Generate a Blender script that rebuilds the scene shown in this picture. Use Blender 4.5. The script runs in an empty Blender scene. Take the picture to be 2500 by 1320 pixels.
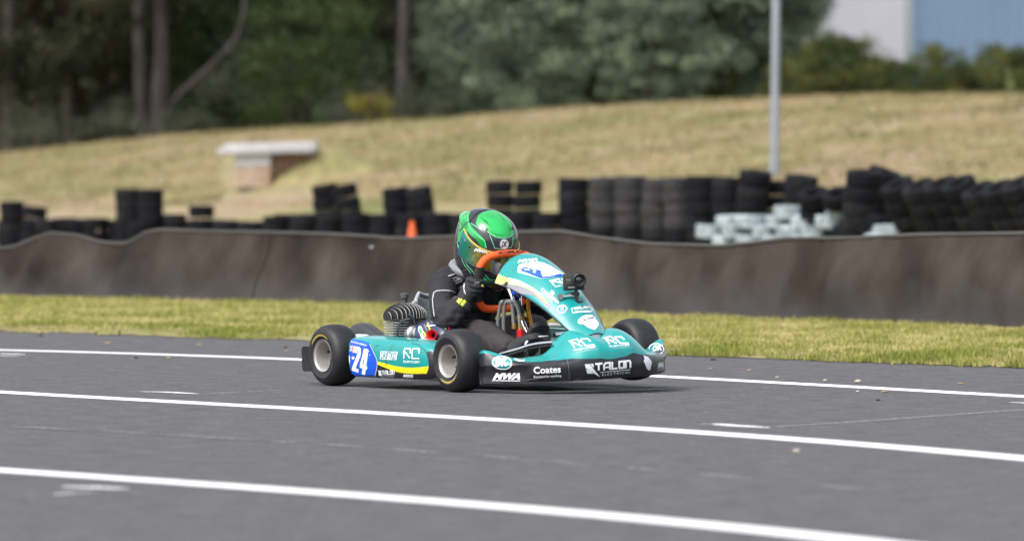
import bpy, bmesh, math, random
import numpy as np
from mathutils import Vector, Matrix, Quaternion, noise
from mathutils.bvhtree import BVHTree
from mathutils.geometry import tessellate_polygon
random.seed(7); RNG = np.random.default_rng(7)
SC = bpy.context.scene
COL = SC.collection
R = math.radians

# ------------------------------------------------------------------ camera, sky, sun, exposure
F = 200 / 36 * 2500          # focal length in photo pixels (200 mm on a 36 mm sensor, photo 2500 px wide)
CX, CY, YH, CAMH = 1250, 660, 460, .834
PITCH = math.atan((CY - YH) / F)
cam = bpy.data.cameras.new('camera'); camo = bpy.data.objects.new('camera', cam); COL.objects.link(camo)
cam.lens = 200; cam.sensor_width = 36; cam.sensor_fit = 'HORIZONTAL'; cam.clip_start = .5; cam.clip_end = 3000
camo.location = (0, 0, CAMH); camo.rotation_euler = (math.pi / 2 - PITCH, 0, 0)
cam.dof.use_dof = True; cam.dof.focus_distance = 23.9; cam.dof.aperture_fstop = 3.7
SC.camera = camo
SUN_EL, SUN_AZ = R(52), R(222)      # azimuth measured from +Y clockwise: the sun stands behind the camera's left shoulder
world = bpy.data.worlds.new('World'); SC.world = world; world.use_nodes = True
wn = world.node_tree; wn.nodes.clear()
sky = wn.nodes.new('ShaderNodeTexSky'); sky.sky_type = 'NISHITA'; sky.sun_disc = False
sky.sun_elevation = SUN_EL; sky.sun_rotation = SUN_AZ; sky.dust_density = 4; sky.air_density = 1; sky.altitude = 50
hs = wn.nodes.new('ShaderNodeHueSaturation'); hs.inputs['Saturation'].default_value = .38
bg = wn.nodes.new('ShaderNodeBackground'); bg.inputs['Strength'].default_value = .155
wo = wn.nodes.new('ShaderNodeOutputWorld')
wn.links.new(sky.outputs[0], hs.inputs['Color']); wn.links.new(hs.outputs[0], bg.inputs['Color']); wn.links.new(bg.outputs[0], wo.inputs[0])
sl = bpy.data.lights.new('sun', 'SUN'); sl.energy = 1.2; sl.angle = R(35); sl.color = (1, .955, .9)
so = bpy.data.objects.new('sun', sl); COL.objects.link(so)
sdir = Vector((math.sin(SUN_AZ) * math.cos(SUN_EL), math.cos(SUN_AZ) * math.cos(SUN_EL), math.sin(SUN_EL)))
so.rotation_euler = (-sdir).to_track_quat('-Z', 'Y').to_euler(); so.location = (0, 0, 30)
SC.view_settings.view_transform = 'Standard'; SC.view_settings.look = 'None'
SC.view_settings.exposure = .95; SC.view_settings.gamma = 1
SC.render.engine = 'CYCLES'
SC.cycles.use_denoising = True; SC.cycles.max_bounces = 6; SC.cycles.transparent_max_bounces = 8
SC.cycles.sample_clamp_indirect = 6

# ------------------------------------------------------------------ photo pixel -> place
FW = Vector((0, math.cos(PITCH), -math.sin(PITCH))); UPV = Vector((0, math.sin(PITCH), math.cos(PITCH)))
CAMP = Vector((0, 0, CAMH))
def ray(x, y): return FW + Vector((1, 0, 0)) * ((x - CX) / F) - UPV * ((y - CY) / F)
def ground(x, y, z=0.0):
    r = ray(x, y); return CAMP + r * ((z - CAMH) / r.z)
def at(x, y, d):                       # the point seen at pixel (x, y) at depth d
    return CAMP + ray(x, y) * (d / FW.y)
VPX = 9368
def dl(x, d0): return d0 * VPX / (x - 1250 + VPX)      # depth along a line parallel to the track that is d0 deep at x = 1250
def interp(pts, x):
    xs = [p[0] for p in pts]; ys = [p[1] for p in pts]
    if x <= xs[0]: return ys[0] + (ys[1] - ys[0]) / (xs[1] - xs[0]) * (x - xs[0])
    if x >= xs[-1]: return ys[-1] + (ys[-1] - ys[-2]) / (xs[-1] - xs[-2]) * (x - xs[-1])
    return float(np.interp(x, xs, ys))
TH, ROLL = R(56), R(2.1)
HD = Vector((math.cos(TH), -math.sin(TH), 0)); LD = Vector((math.sin(TH), math.cos(TH), 0))   # along the track / across it

# ------------------------------------------------------------------ materials
MATS = {}
def nodes(name):
    m = bpy.data.materials.new(name); m.use_nodes = True; t = m.node_tree
    return m, t, t.nodes['Principled BSDF']
def N(t, kind, **kw):
    n = t.nodes.new(kind)
    for k, v in kw.items(): setattr(n, k, v)
    return n
def mat(name, col, rough=.6, metal=0., var=.12, scale=9., bump=0., bscale=60., coat=0., dirt=None, dirt_amt=.0, spec=.5, stretch=None, trans=0.):
    """plain procedural material: colour with noise variation, optional dirt patches and fine relief"""
    if name in MATS: return MATS[name]
    m, t, p = nodes(name); L = t.links
    tc = N(t, 'ShaderNodeTexCoord'); src = tc.outputs['Object']
    if stretch:
        mp = N(t, 'ShaderNodeMapping'); mp.inputs['Scale'].default_value = stretch; L.new(src, mp.inputs[0]); src = mp.outputs[0]
    nz = N(t, 'ShaderNodeTexNoise'); nz.inputs['Scale'].default_value = scale; nz.inputs['Detail'].default_value = 4
    L.new(src, nz.inputs['Vector'])
    mr = N(t, 'ShaderNodeMapRange'); mr.inputs[1].default_value = .3; mr.inputs[2].default_value = .7
    mr.inputs[3].default_value = 1 - var; mr.inputs[4].default_value = 1 + var; L.new(nz.outputs[0], mr.inputs[0])
    mx = N(t, 'ShaderNodeMix', data_type='RGBA', blend_type='MULTIPLY'); mx.inputs[0].default_value = 1
    mx.inputs[6].default_value = (*col, 1); L.new(mr.outputs[0], mx.inputs[7])
    out = mx.outputs[2]
    if dirt:
        n2 = N(t, 'ShaderNodeTexNoise'); n2.inputs['Scale'].default_value = scale * 2.3; n2.inputs['Detail'].default_value = 6; L.new(src, n2.inputs['Vector'])
        r2 = N(t, 'ShaderNodeMapRange'); r2.inputs[1].default_value = .5; r2.inputs[2].default_value = .72; r2.inputs[4].default_value = dirt_amt
        L.new(n2.outputs[0], r2.inputs[0])
        m2 = N(t, 'ShaderNodeMix', data_type='RGBA'); L.new(r2.outputs[0], m2.inputs[0]); L.new(out, m2.inputs[6]); m2.inputs[7].default_value = (*dirt, 1)
        out = m2.outputs[2]
    L.new(out, p.inputs['Base Color'])
    p.inputs['Roughness'].default_value = rough; p.inputs['Metallic'].default_value = metal
    p.inputs['Coat Weight'].default_value = coat; p.inputs['Coat Roughness'].default_value = .08
    p.inputs['Specular IOR Level'].default_value = spec
    if trans: p.inputs['Transmission Weight'].default_value = trans
    if bump:
        b3 = N(t, 'ShaderNodeTexNoise'); b3.inputs['Scale'].default_value = bscale; b3.inputs['Detail'].default_value = 3; L.new(src, b3.inputs['Vector'])
        bp = N(t, 'ShaderNodeBump'); bp.inputs['Strength'].default_value = bump; bp.inputs['Distance'].default_value = .02
        L.new(b3.outputs[0], bp.inputs['Height']); L.new(bp.outputs[0], p.inputs['Normal'])
    MATS[name] = m; return m
def patchy(name, cols, scale, detail=6, rough=.9, bump=0, bscale=40, stretch=(1, 1, 1), fine=0., finescale=60, spec=.3):
    """a colour ramp driven by noise in place"""
    if name in MATS: return MATS[name]
    m, t, p = nodes(name); L = t.links
    tc = N(t, 'ShaderNodeTexCoord'); mp = N(t, 'ShaderNodeMapping'); mp.inputs['Scale'].default_value = stretch; L.new(tc.outputs['Object'], mp.inputs[0])
    nz = N(t, 'ShaderNodeTexNoise'); nz.inputs['Scale'].default_value = scale; nz.inputs['Detail'].default_value = detail; nz.inputs['Roughness'].default_value = .6; L.new(mp.outputs[0], nz.inputs[0])
    cr = N(t, 'ShaderNodeValToRGB'); e = cr.color_ramp.elements
    while len(e) > 1: e.remove(e[-1])
    e[0].position = cols[0][0]; e[0].color = (*cols[0][1], 1)
    for pos, c in cols[1:]: q = e.new(pos); q.color = (*c, 1)
    L.new(nz.outputs[0], cr.inputs[0]); out = cr.outputs[0]
    if fine:
        n2 = N(t, 'ShaderNodeTexNoise'); n2.inputs['Scale'].default_value = finescale; n2.inputs['Detail'].default_value = 3; L.new(tc.outputs['Object'], n2.inputs[0])
        mr = N(t, 'ShaderNodeMapRange'); mr.inputs[1].default_value = .25; mr.inputs[2].default_value = .75; mr.inputs[3].default_value = 1 - fine; mr.inputs[4].default_value = 1 + fine; L.new(n2.outputs[0], mr.inputs[0])
        mx = N(t, 'ShaderNodeMix', data_type='RGBA', blend_type='MULTIPLY'); mx.inputs[0].default_value = 1; L.new(out, mx.inputs[6]); L.new(mr.outputs[0], mx.inputs[7]); out = mx.outputs[2]
    L.new(out, p.inputs['Base Color']); p.inputs['Roughness'].default_value = rough; p.inputs['Specular IOR Level'].default_value = spec
    if bump:
        n3 = N(t, 'ShaderNodeTexNoise'); n3.inputs['Scale'].default_value = bscale; n3.inputs['Detail'].default_value = 4; L.new(tc.outputs['Object'], n3.inputs[0])
        bp = N(t, 'ShaderNodeBump'); bp.inputs['Strength'].default_value = bump; bp.inputs['Distance'].default_value = .02; L.new(n3.outputs[0], bp.inputs['Height']); L.new(bp.outputs[0], p.inputs['Normal'])
    MATS[name] = m; return m
def leafmat(name, c1, c2, rough=.6, transl=.25):
    """leaves: two colours mixed by the per-leaf attribute 'tint', some light passing through"""
    if name in MATS: return MATS[name]
    m, t, p = nodes(name); L = t.links
    a = N(t, 'ShaderNodeAttribute', attribute_name='tint')
    mx = N(t, 'ShaderNodeMix', data_type='RGBA'); L.new(a.outputs['Fac'], mx.inputs[0]); mx.inputs[6].default_value = (*c1, 1); mx.inputs[7].default_value = (*c2, 1)
    L.new(mx.outputs[2], p.inputs['Base Color']); p.inputs['Roughness'].default_value = rough; p.inputs['Specular IOR Level'].default_value = .3
    tr = N(t, 'ShaderNodeBsdfTranslucent'); L.new(mx.outputs[2], tr.inputs[0])
    ms = N(t, 'ShaderNodeMixShader'); ms.inputs[0].default_value = transl
    L.new(p.outputs[0], ms.inputs[1]); L.new(tr.outputs[0], ms.inputs[2]); L.new(ms.outputs[0], t.nodes['Material Output'].inputs[0])
    MATS[name] = m; return m

# ------------------------------------------------------------------ mesh helpers
def link(name, me, parent=None, m=None, smooth=True, auto=None):
    o = bpy.data.objects.new(name, me); COL.objects.link(o)
    if m is not None and not me.materials: me.materials.append(m)
    if smooth and len(me.polygons): me.polygons.foreach_set('use_smooth', np.ones(len(me.polygons), bool))
    if auto is not None: me.set_sharp_from_angle(angle=R(auto))
    if parent is not None: o.parent = parent
    return o
def mk(name, V, Fc, m, parent=None, smooth=True, auto=None, mi=None):
    me = bpy.data.meshes.new(name); me.from_pydata([tuple(v) for v in V], [], Fc); me.update()
    if isinstance(m, (list, tuple)):
        for q in m: me.materials.append(q)
        if mi: me.polygons.foreach_set('material_index', mi)
        return link(name, me, parent, None, smooth, auto)
    return link(name, me, parent, m, smooth, auto)
def tag(o, label, cat, group=None, kind=None):
    if label: o['label'] = label
    if cat: o['category'] = cat
    if group: o['group'] = group
    if kind: o['kind'] = kind
    return o
def empty(name, loc=(0, 0, 0), rot=(0, 0, 0)):
    o = bpy.data.objects.new(name, None); COL.objects.link(o); o.location = loc; o.rotation_euler = rot; o.empty_display_size = .1
    return o
class MB:
    """collects pieces of one mesh"""
    def __init__(s): s.V = []; s.F = []; s.mi = []
    def add(s, V, Fc, mi=0):
        n = len(s.V); s.V += [Vector(v) for v in V]; s.F += [tuple(i + n for i in f) for f in Fc]; s.mi += [mi] * len(Fc); return s
    def grid(s, rows, closed=False, mi=0, flip=False):
        n = len(rows[0]); V = [v for r in rows for v in r]; Fc = []
        for i in range(len(rows) - 1):
            for j in range(n if closed else n - 1):
                q = (i * n + j, i * n + (j + 1) % n, (i + 1) * n + (j + 1) % n, (i + 1) * n + j)
                Fc.append(q[::-1] if flip else q)
        return s.add(V, Fc, mi)
    def loft(s, rows, mi=0, caps=True):
        n = len(rows[0]); s.grid(rows, True, mi)
        if caps: s.add(rows[0], [tuple(range(n))[::-1]], mi); s.add(rows[-1], [tuple(range(n))], mi)
        return s
    def box(s, c, size, rot=None, mi=0, bev=0.):
        b = bmesh.new(); bmesh.ops.create_cube(b, size=1); bmesh.ops.scale(b, vec=size, verts=b.verts)
        if bev: bmesh.ops.bevel(b, geom=b.edges[:], offset=bev, segments=2, affect='EDGES', profile=.5)
        M4 = Matrix.Translation(c) @ (rot.to_4x4() if rot is not None else Matrix.Identity(4)); bmesh.ops.transform(b, matrix=M4, verts=b.verts)
        b.verts.index_update(); s.add([v.co.copy() for v in b.verts], [[v.index for v in f.verts] for f in b.faces], mi); b.free(); return s
    def tube(s, pts, r, seg=10, mi=0, closed=False, smooth=0, caps=True):
        pts = [Vector(p) for p in pts]
        rs = r if isinstance(r, (list, tuple)) else [r] * len(pts)
        if smooth: pts, rs = catmull(pts, rs, smooth, closed)
        n = len(pts); rows = []; prev = None
        for i, p in enumerate(pts):
            if closed: d = pts[(i + 1) % n] - pts[i - 1]
            else: d = pts[min(i + 1, n - 1)] - pts[max(i - 1, 0)]
            d.normalize()
            if prev is None:
                u = d.orthogonal().normalized()
            else:
                u = prev - d * prev.dot(d); u = u.normalized() if u.length > 1e-6 else d.orthogonal().normalized()
            prev = u; w = d.cross(u)
            rows.append([p + (u * math.cos(k / seg * math.tau) + w * math.sin(k / seg * math.tau)) * rs[i] for k in range(seg)])
        if closed: s.grid(rows + [rows[0]], True, mi)
        else: s.loft(rows, mi, caps)
        return s
    def lathe(s, prof, M4=None, seg=32, mi=0):       # profile of (radius, height) about the local z axis
        M4 = M4 or Matrix.Identity(4)
        rows = [[M4 @ Vector((r * math.cos(k / seg * math.tau), r * math.sin(k / seg * math.tau), z)) for k in range(seg)] for r, z in prof]
        return s.grid(rows, True, mi)
    def build(s, name, m, parent=None, smooth=True, auto=40):
        return mk(name, s.V, s.F, m, parent, smooth, auto, s.mi if isinstance(m, (list, tuple)) else None)
def catmull(pts, rs, k, closed=False):
    n = len(pts); P = []; Q = []
    for i in range(n if closed else n - 1):
        g = (lambda j: j % n) if closed else (lambda j: min(max(j, 0), n - 1))
        p0, p1, p2, p3 = (pts[g(i + j)] for j in (-1, 0, 1, 2)); r1, r2 = rs[g(i)], rs[g(i + 1)]
        for q in range(k):
            t = q / k
            P.append(.5 * ((2 * p1) + (p2 - p0) * t + (2 * p0 - 5 * p1 + 4 * p2 - p3) * t * t + (3 * p1 - p0 - 3 * p2 + p3) * t ** 3)); Q.append(r1 + (r2 - r1) * t)
    if not closed: P.append(pts[-1]); Q.append(rs[-1])
    return P, Q
def frame(z, x=None):                 # 3x3 rotation whose z axis is z
    z = Vector(z).normalized(); x = Vector(x) if x is not None else z.orthogonal(); x = (x - z * x.dot(z)).normalized(); y = z.cross(x)
    return Matrix((x, y, z)).transposed()
def remeshed(name, mb, voxel, m, parent=None, smooth_it=4):
    """the pieces of mb fused into one continuous skin"""
    o = mb.build(name, m, None); md = o.modifiers.new('r', 'REMESH'); md.mode = 'VOXEL'; md.voxel_size = voxel
    ms = o.modifiers.new('s', 'SMOOTH'); ms.iterations = smooth_it; ms.factor = .5
    bpy.context.view_layer.update(); dg = bpy.context.evaluated_depsgraph_get()
    me = bpy.data.meshes.new_from_object(o.evaluated_get(dg)); old = o.data; o.modifiers.clear(); o.data = me; bpy.data.meshes.remove(old)
    me.materials.clear(); me.materials.append(m); me.name = name
    me.polygons.foreach_set('use_smooth', np.ones(len(me.polygons), bool))
    if parent is not None: o.parent = parent
    return o

# ================================================================== THE SETTING
m_asph = patchy('asphalt', [(.3, (.073, .073, .077)), (.5, (.094, .094, .098)), (.7, (.116, .115, .119))], 8, 5, .95, .22, 130, (1, 1, 1), .32, 38, .12)
m_dirt = patchy('dry_ground', [(.35, (.16, .12, .07)), (.6, (.24, .2, .1)), (.75, (.2, .2, .07))], .6, 6, .95, .4, 20)
m_verge = patchy('verge_soil', [(.3, (.16, .165, .05)), (.5, (.23, .205, .085)), (.68, (.22, .165, .10))], .9, 8, .95, .5, 30, (1, 1, 1), .3, 40)
m_hill = patchy('hill_turf', [(.33, (.13, .135, .045)), (.43, (.20, .183, .08)), (.51, (.245, .20, .105)), (.60, (.262, .195, .13)), (.70, (.17, .167, .062))], .42, 9, .95, .6, 9, (.6, .6, 1.3), .3, 5)
def track_strip(name, edge_a, edge_b, z, m, kind='structure', xs=None, parent=None, zfun=None):
    V = []; n = len(xs)
    for e in (edge_a, edge_b): V += [e(x) + Vector((0, 0, z)) for x in xs]
    o = mk(name, V, [(i, i + 1, n + i + 1, n + i) for i in range(n - 1)], m, parent, False)
    if kind and parent is None: o['kind'] = kind
    return o
G = mk('ground', [(-900, -300, -.05), (900, -300, -.05), (900, 1600, -.05), (-900, 1600, -.05)], [(0, 1, 2, 3)], m_dirt, None, False); G['kind'] = 'structure'
GRASS = [(-500, 796), (0, 808), (360, 820), (720, 831), (1250, 851), (1620, 866), (2000, 881), (2500, 898), (3000, 916)]
FENB = [(-500, 727), (0, 735), (300, 741), (600, 747), (900, 755), (1250, 768), (1450, 776), (2000, 796), (2500, 815), (3000, 834)]
xs = list(range(-500, 3001, 20))
def wob(x): return 2.5 * noise.noise((x * .008, 3, 0)) + 3.4 * noise.noise((x * .03, 9, 0)) + 2.2 * noise.noise((x * .11, 1, 5))
edge = [ground(x, interp(GRASS, x) + wob(x)) for x in xs]
# race track: from well behind the camera to the ragged grass edge, stretched far along the track
V = [HD * a + LD * b for a, b in ((-320, -12), (90, -12), (90, 24), (-320, 24))]
TRK = mk('race_track', [(p.x, p.y, 0) for p in V], [(0, 1, 2, 3)], m_asph, None, False); TRK['kind'] = 'structure'
# verge and flat ground as far as the foot of the embankment
fb = [ground(x, interp(FENB, x)) for x in xs]
foot = [at(x, 0, dl(x, 72)) for x in xs]
rows = []
for k, t in enumerate((0, .06, .3, .6, 1)):
    rows.append([Vector((e.x + (f.x - e.x) * t, e.y + (f.y - e.y) * t, (.004, .022, .03, .03, .03)[k])) for e, f in zip(edge, fb)])
rows.append([Vector((p.x, p.y, .03)) for p in foot])
rows = [[r[0] - HD * 250] + r + [r[-1] + HD * 60] for r in rows]
VG = MB().grid(rows, mi=0, flip=True).build('grass_verge', m_verge, None, True, None); VG['kind'] = 'structure'

# painted lines
def paintmat(name, wear, top=(.78, .78, .79), low=(.104, .103, .107)):
    m, t, p = nodes(name); L = t.links
    tc = N(t, 'ShaderNodeTexCoord'); nz = N(t, 'ShaderNodeTexNoise'); nz.inputs['Scale'].default_value = 55; nz.inputs['Detail'].default_value = 6; L.new(tc.outputs['Object'], nz.inputs[0])
    mr = N(t, 'ShaderNodeMapRange'); mr.inputs[1].default_value = wear - .1; mr.inputs[2].default_value = wear + .1; L.new(nz.outputs[0], mr.inputs[0])
    mx = N(t, 'ShaderNodeMix', data_type='RGBA'); L.new(mr.outputs[0], mx.inputs[0]); mx.inputs[6].default_value = (*low, 1); mx.inputs[7].default_value = (*top, 1)
    L.new(mx.outputs[2], p.inputs['Base Color']); p.inputs['Roughness'].default_value = .9; p.inputs['Specular IOR Level'].default_value = .12
    n3 = N(t, 'ShaderNodeTexNoise'); n3.inputs['Scale'].default_value = 130; n3.inputs['Detail'].default_value = 4; L.new(tc.outputs['Object'], n3.inputs[0])
    bp = N(t, 'ShaderNodeBump'); bp.inputs['Strength'].default_value = .22; bp.inputs['Distance'].default_value = .02; L.new(n3.outputs[0], bp.inputs['Height']); L.new(bp.outputs[0], p.inputs['Normal'])
    return m
m_paint = paintmat('line_paint', .29); m_worn = paintmat('worn_paint', .42); m_faint = paintmat('faint_scrape', .5, (.5, .5, .505), (.17, .169, .171)); m_scuff = paintmat('pale_scuff', .5, (.34, .34, .345), (.125, .124, .126))
def ext(p):
    a, b = p[0], p[1]; c, d = p[-2], p[-1]
    f = lambda u, v, x: (x, u[1] + (v[1] - u[1]) / (v[0] - u[0]) * (x - u[0]))
    return [f(a, b, -500)] + p + [f(c, d, 3000)]
def smoothcurve(pts, x):        # quadratic fit keeps the gentle bend of the lines
    c = np.polyfit([p[0] for p in pts], [p[1] for p in pts], 3); return float(np.polyval(c, x))
def stripe(name, pts, w, m, z=.0012, x0=-300, x1=2900, step=25, jit=0., taper=False):
    xs_ = np.arange(x0, x1 + .1, step); A = []; B = []
    for i, x in enumerate(xs_):
        y = smoothcurve(pts, x) if len(pts) > 4 else interp(pts, x)
        c = ground(x, y); ww = w * (1 + jit * noise.noise((x * .06, 2.3, w)))
        if taper: ww *= max(.08, math.sin(math.pi * (i + .3) / (len(xs_) - .4)) ** .6)
        A.append(c - LD * ww / 2 + Vector((0, 0, z))); B.append(c + LD * ww / 2 + Vector((0, 0, z)))
    n = len(A)
    o = mk(name, A + B, [(i, i + 1, n + i + 1, n + i) for i in range(n - 1)], m, None, False); o['kind'] = 'structure'; return o
L1 = [(0, 854.5), (300, 861.5), (600, 872), (720, 877), (1250, 901), (1700, 923.3), (1820, 929.2), (2200, 950), (2500, 968)]
L2 = [(0, 956.5), (600, 989.5), (720, 996.5), (1000, 1012.5), (1500, 1042), (1700, 1054.5), (1820, 1063), (2500, 1118.5)]
L3 = [(0, 1147), (600, 1188.5), (720, 1197), (1000, 1219), (1500, 1258), (1700, 1278.5), (1820, 1290.7), (2150, 1326), (2400, 1355)]
stripe('painted_line', L1, .155, m_paint, jit=.06); stripe('painted_line', L2, .155, m_paint, jit=.05); stripe('painted_line', L3, .135, m_paint, jit=.05)
for pts, w, m, tp in (([(0, 863), (62, 866)], .07, m_worn, 1), ([(-40, 868), (50, 870)], .05, m_worn, 1), ([(343, 956), (400, 957), (490, 962)], .07, m_worn, 1), ([(490, 962), (560, 958), (760, 949)], .03, m_faint, 1),
                      ([(1706, 1035.5), (1750, 1035), (1790, 1039), (1882, 1044.5)], .075, m_worn, 1), ([(1895, 1042), (2100, 1029), (2500, 1000), (2700, 986)], .045, m_faint, 0),
                      ([(150, 1187), (230, 1190), (318, 1194)], .07, m_worn, 1), ([(130, 1208), (180, 1203), (235, 1200)], .06, m_worn, 1), ([(2465, 982), (2560, 986)], .06, m_worn, 1), ([(2420, 972.5), (2470, 970)], .03, m_worn, 1),
                      *[([(x, 1040 + x * .048 + x * x * 1.2e-5), (x + l, 1040 + (x + l) * .048 + (x + l) ** 2 * 1.2e-5)], .035, m_scuff, 1) for x, l in ((20, 190), (240, 120), (390, 230), (660, 70), (780, 110), (930, 160), (1180, 90), (1330, 120), (1530, 60), (1700, 150), (2000, 120))]):
    stripe('worn_paint_mark', pts, w, m, .0020, pts[0][0], pts[-1][0], max(4, (pts[-1][0] - pts[0][0]) / 40), .35, tp)
# stones, leaves and bits of rubber lying on the asphalt
m_stone = mat('pale_stone', (.4, .36, .3), .9, var=.25, scale=40); m_rub = mat('rubber_crumb', (.012, .012, .013), .9); m_leaf = mat('dry_leaf', (.34, .25, .13), .8, var=.3, scale=50)
def pebble(px, py, sx, sy, sz, m, name, label, cat, seed):
    b = bmesh.new(); bmesh.ops.create_icosphere(b, subdivisions=2, radius=1)
    for v in b.verts: v.co *= 1 + .35 * noise.noise(v.co * 1.7 + Vector((seed, 0, 0)))
    me = bpy.data.meshes.new(name); b.to_mesh(me); b.free(); o = link(name, me, None, m)
    g = ground(px, py); o.location = (g.x, g.y, sz * .75); o.scale = (sx, sy, sz); o.rotation_euler = (0, 0, seed)
    tag(o, label, cat, {'stone': 'stones on the asphalt', 'leaf': 'dry leaves on the asphalt', 'rubber': 'rubber crumbs on the asphalt'}[cat])
for i, (x, y, s) in enumerate([(1945, 1103, .012), (2095, 934, .018), (1897, 922, .01), (2015, 930, .011), (2094, 957, .01)]):
    pebble(x, y, s, s * .8, s * .45, m_stone, 'stone', 'pale stone lying near the middle painted line' if i == 0 else 'small pale stone lying beside the white line near the grass', 'stone', i)
for i, (x, y, s) in enumerate([(264, 838, .022), (487, 842, .02), (412, 874, .018), (700, 857, .015), (1735, 901, .018), (1830, 904, .017), (2345, 936, .014), (2160, 957, .018)]):
    pebble(x, y, s, s * .6, s * .2, m_leaf, 'dry_leaf', 'dry curled leaf lying on the asphalt by the grass edge', 'leaf', i)
for i, (x, y, s) in enumerate([(698, 848.5, .013), (100, 820, .016), (332, 874, .015), (1742, 879, .016), (2144, 977, .01)]):
    pebble(x, y, s, s * .7, s * .3, m_rub, 'rubber_crumb', 'black crumb of tyre rubber lying on the asphalt', 'rubber', i)

# ---- grass blades (nobody could count them)
def blades(name, P, H, W, lean, m, tint, label, cat):
    n = len(P); a = RNG.uniform(0, math.tau, n); la = RNG.uniform(0, math.tau, n); ln = RNG.uniform(.1, 1, n) * lean
    P = np.asarray(P); w = np.stack([np.cos(a), np.sin(a), 0 * a], 1) * (W * RNG.uniform(.6, 1.3, n))[:, None] / 2
    hh = H * RNG.uniform(.45, 1.25, n); tip = P + np.stack([np.cos(la) * ln * hh, np.sin(la) * ln * hh, hh], 1)
    mid = P + np.stack([np.cos(la) * ln * hh * .3, np.sin(la) * ln * hh * .3, hh * .6], 1)
    V = np.stack([P - w, P + w, mid + w * .8, mid - w * .8, tip], 1).reshape(-1, 3)
    i = np.arange(n)[:, None] * 5; loops = np.concatenate([i + [0, 1, 2, 3], i + [3, 2, 4]], 1).ravel()
    me = bpy.data.meshes.new(name); me.vertices.add(len(V)); me.vertices.foreach_set('co', V.ravel()); me.loops.add(len(loops)); me.loops.foreach_set('vertex_index', loops)
    me.polygons.add(2 * n); st = (np.arange(n)[:, None] * 7 + [0, 4]).ravel(); me.polygons.foreach_set('loop_start', st)
    me.update(calc_edges=True); at_ = me.attributes.new('tint', 'FLOAT', 'FACE'); at_.data.foreach_set('value', np.repeat(tint, 2)); me.validate()
    o = link(name, me, None, m, False); tag(o, label, cat, None, 'stuff'); return o
def nz2(x, y, s, o=0): return noise.fractal(Vector((x * s, y * s, o)), .8, 2.1, 4)
m_gr = leafmat('verge_grass', (.23, .255, .05), (.60, .51, .24), .7, .35)
P = []; T = []; Hh = []
for _ in range(120000):
    x = random.uniform(-150, 2650); t = random.random() ** 1.25 * 1.04 - .015
    e = interp(GRASS, x); f = interp(FENB, x)
    de = F * CAMH / (e + wob(x) - YH); df = F * CAMH / (f - YH); d = de + (df - de) * t
    X = (x - 1250) / F * d; q = nz2(X, d, 1.6) + .5 * nz2(X, d, 6, 3)
    if t < .05 and nz2(X, d, 2.2, 7) < .0: continue
    P.append((X, d, .004 + .026 * min(1, max(0, t) / .06))); Hh.append(.026 + .024 * max(-.7, q)); T.append(min(1, max(0, .5 - 1.0 * q + random.gauss(0, .22) - .3 * (t < .12))))
blades('verge_grass', P, np.array(Hh), .0065, .9, m_gr, np.array(T), 'short yellow green grass growing between asphalt and fabric barrier', 'grass')

# ---- embankment
CREST = [(-400, 414), (0, 380), (400, 338), (640, 322), (933, 304), (1240, 281), (1480, 264), (1880, 247), (2100, 239), (2500, 237), (2900, 240)]
D_FOOT, D_CREST = 68, 95
def crest_z(x): d = dl(x, D_CREST); return CAMH + (YH - interp(CREST, x)) / F * d
def hill_z(x, t):           # t 0 at the foot, 1 at the crest, on to the flat land behind
    zc = crest_z(x)
    if t <= 1: s = t; z = zc * (s * (1.12 - .12 * s)) if s < 1 else zc
    else: z = zc - .10 * min(1, (t - 1) / .25)
    d = dl(x, D_FOOT + (D_CREST - D_FOOT) * t); X = (x - 1250) / F * d
    return z + .03 + (.07 * nz2(X, d, .5) + .03 * nz2(X, d, 1.7)) * min(1, t * 5) * (1 if t < .95 else .35)
rows = []
ts = [0, .04] + [i / 22 for i in range(2, 23)] + [1.06, 1.15, 1.3, 1.7, 2.5, 4, 7, 14]
hx = list(range(-600, 3101, 25))
for t in ts:
    r = []
    for x in hx:
        d = dl(x, D_FOOT + (D_CREST - D_FOOT) * t); r.append(Vector(((x - 1250) / F * d, d, hill_z(x, t) if t else -.02)))
    rows.append(r)
HL = MB().grid(rows, flip=False).build('embankment', m_hill, None, True, None); HL['kind'] = 'structure'
m_dry = leafmat('hill_grass', (.14, .15, .05), (.37, .285, .16), .8, .3)
P = []; T = []
for _ in range(60000):
    x = random.uniform(-100, 2600); t = 1.02 - .75 * random.random() ** 1.1
    d = dl(x, D_FOOT + (D_CREST - D_FOOT) * t); X = (x - 1250) / F * d
    if 545 < x < 770 and .3 < t < .82: continue
    q = nz2(X * .8, d * .5, .9) + .4 * nz2(X, d, 3, 2)
    P.append((X, d, hill_z(x, min(t, 1.01)) - .01)); T.append(min(1, max(0, .62 - .8 * q + random.gauss(0, .2))))
blades('hill_grass', P, .07, .02, 1.1, m_dry, np.array(T), 'dry tan grass tufts covering the embankment', 'grass')

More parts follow.
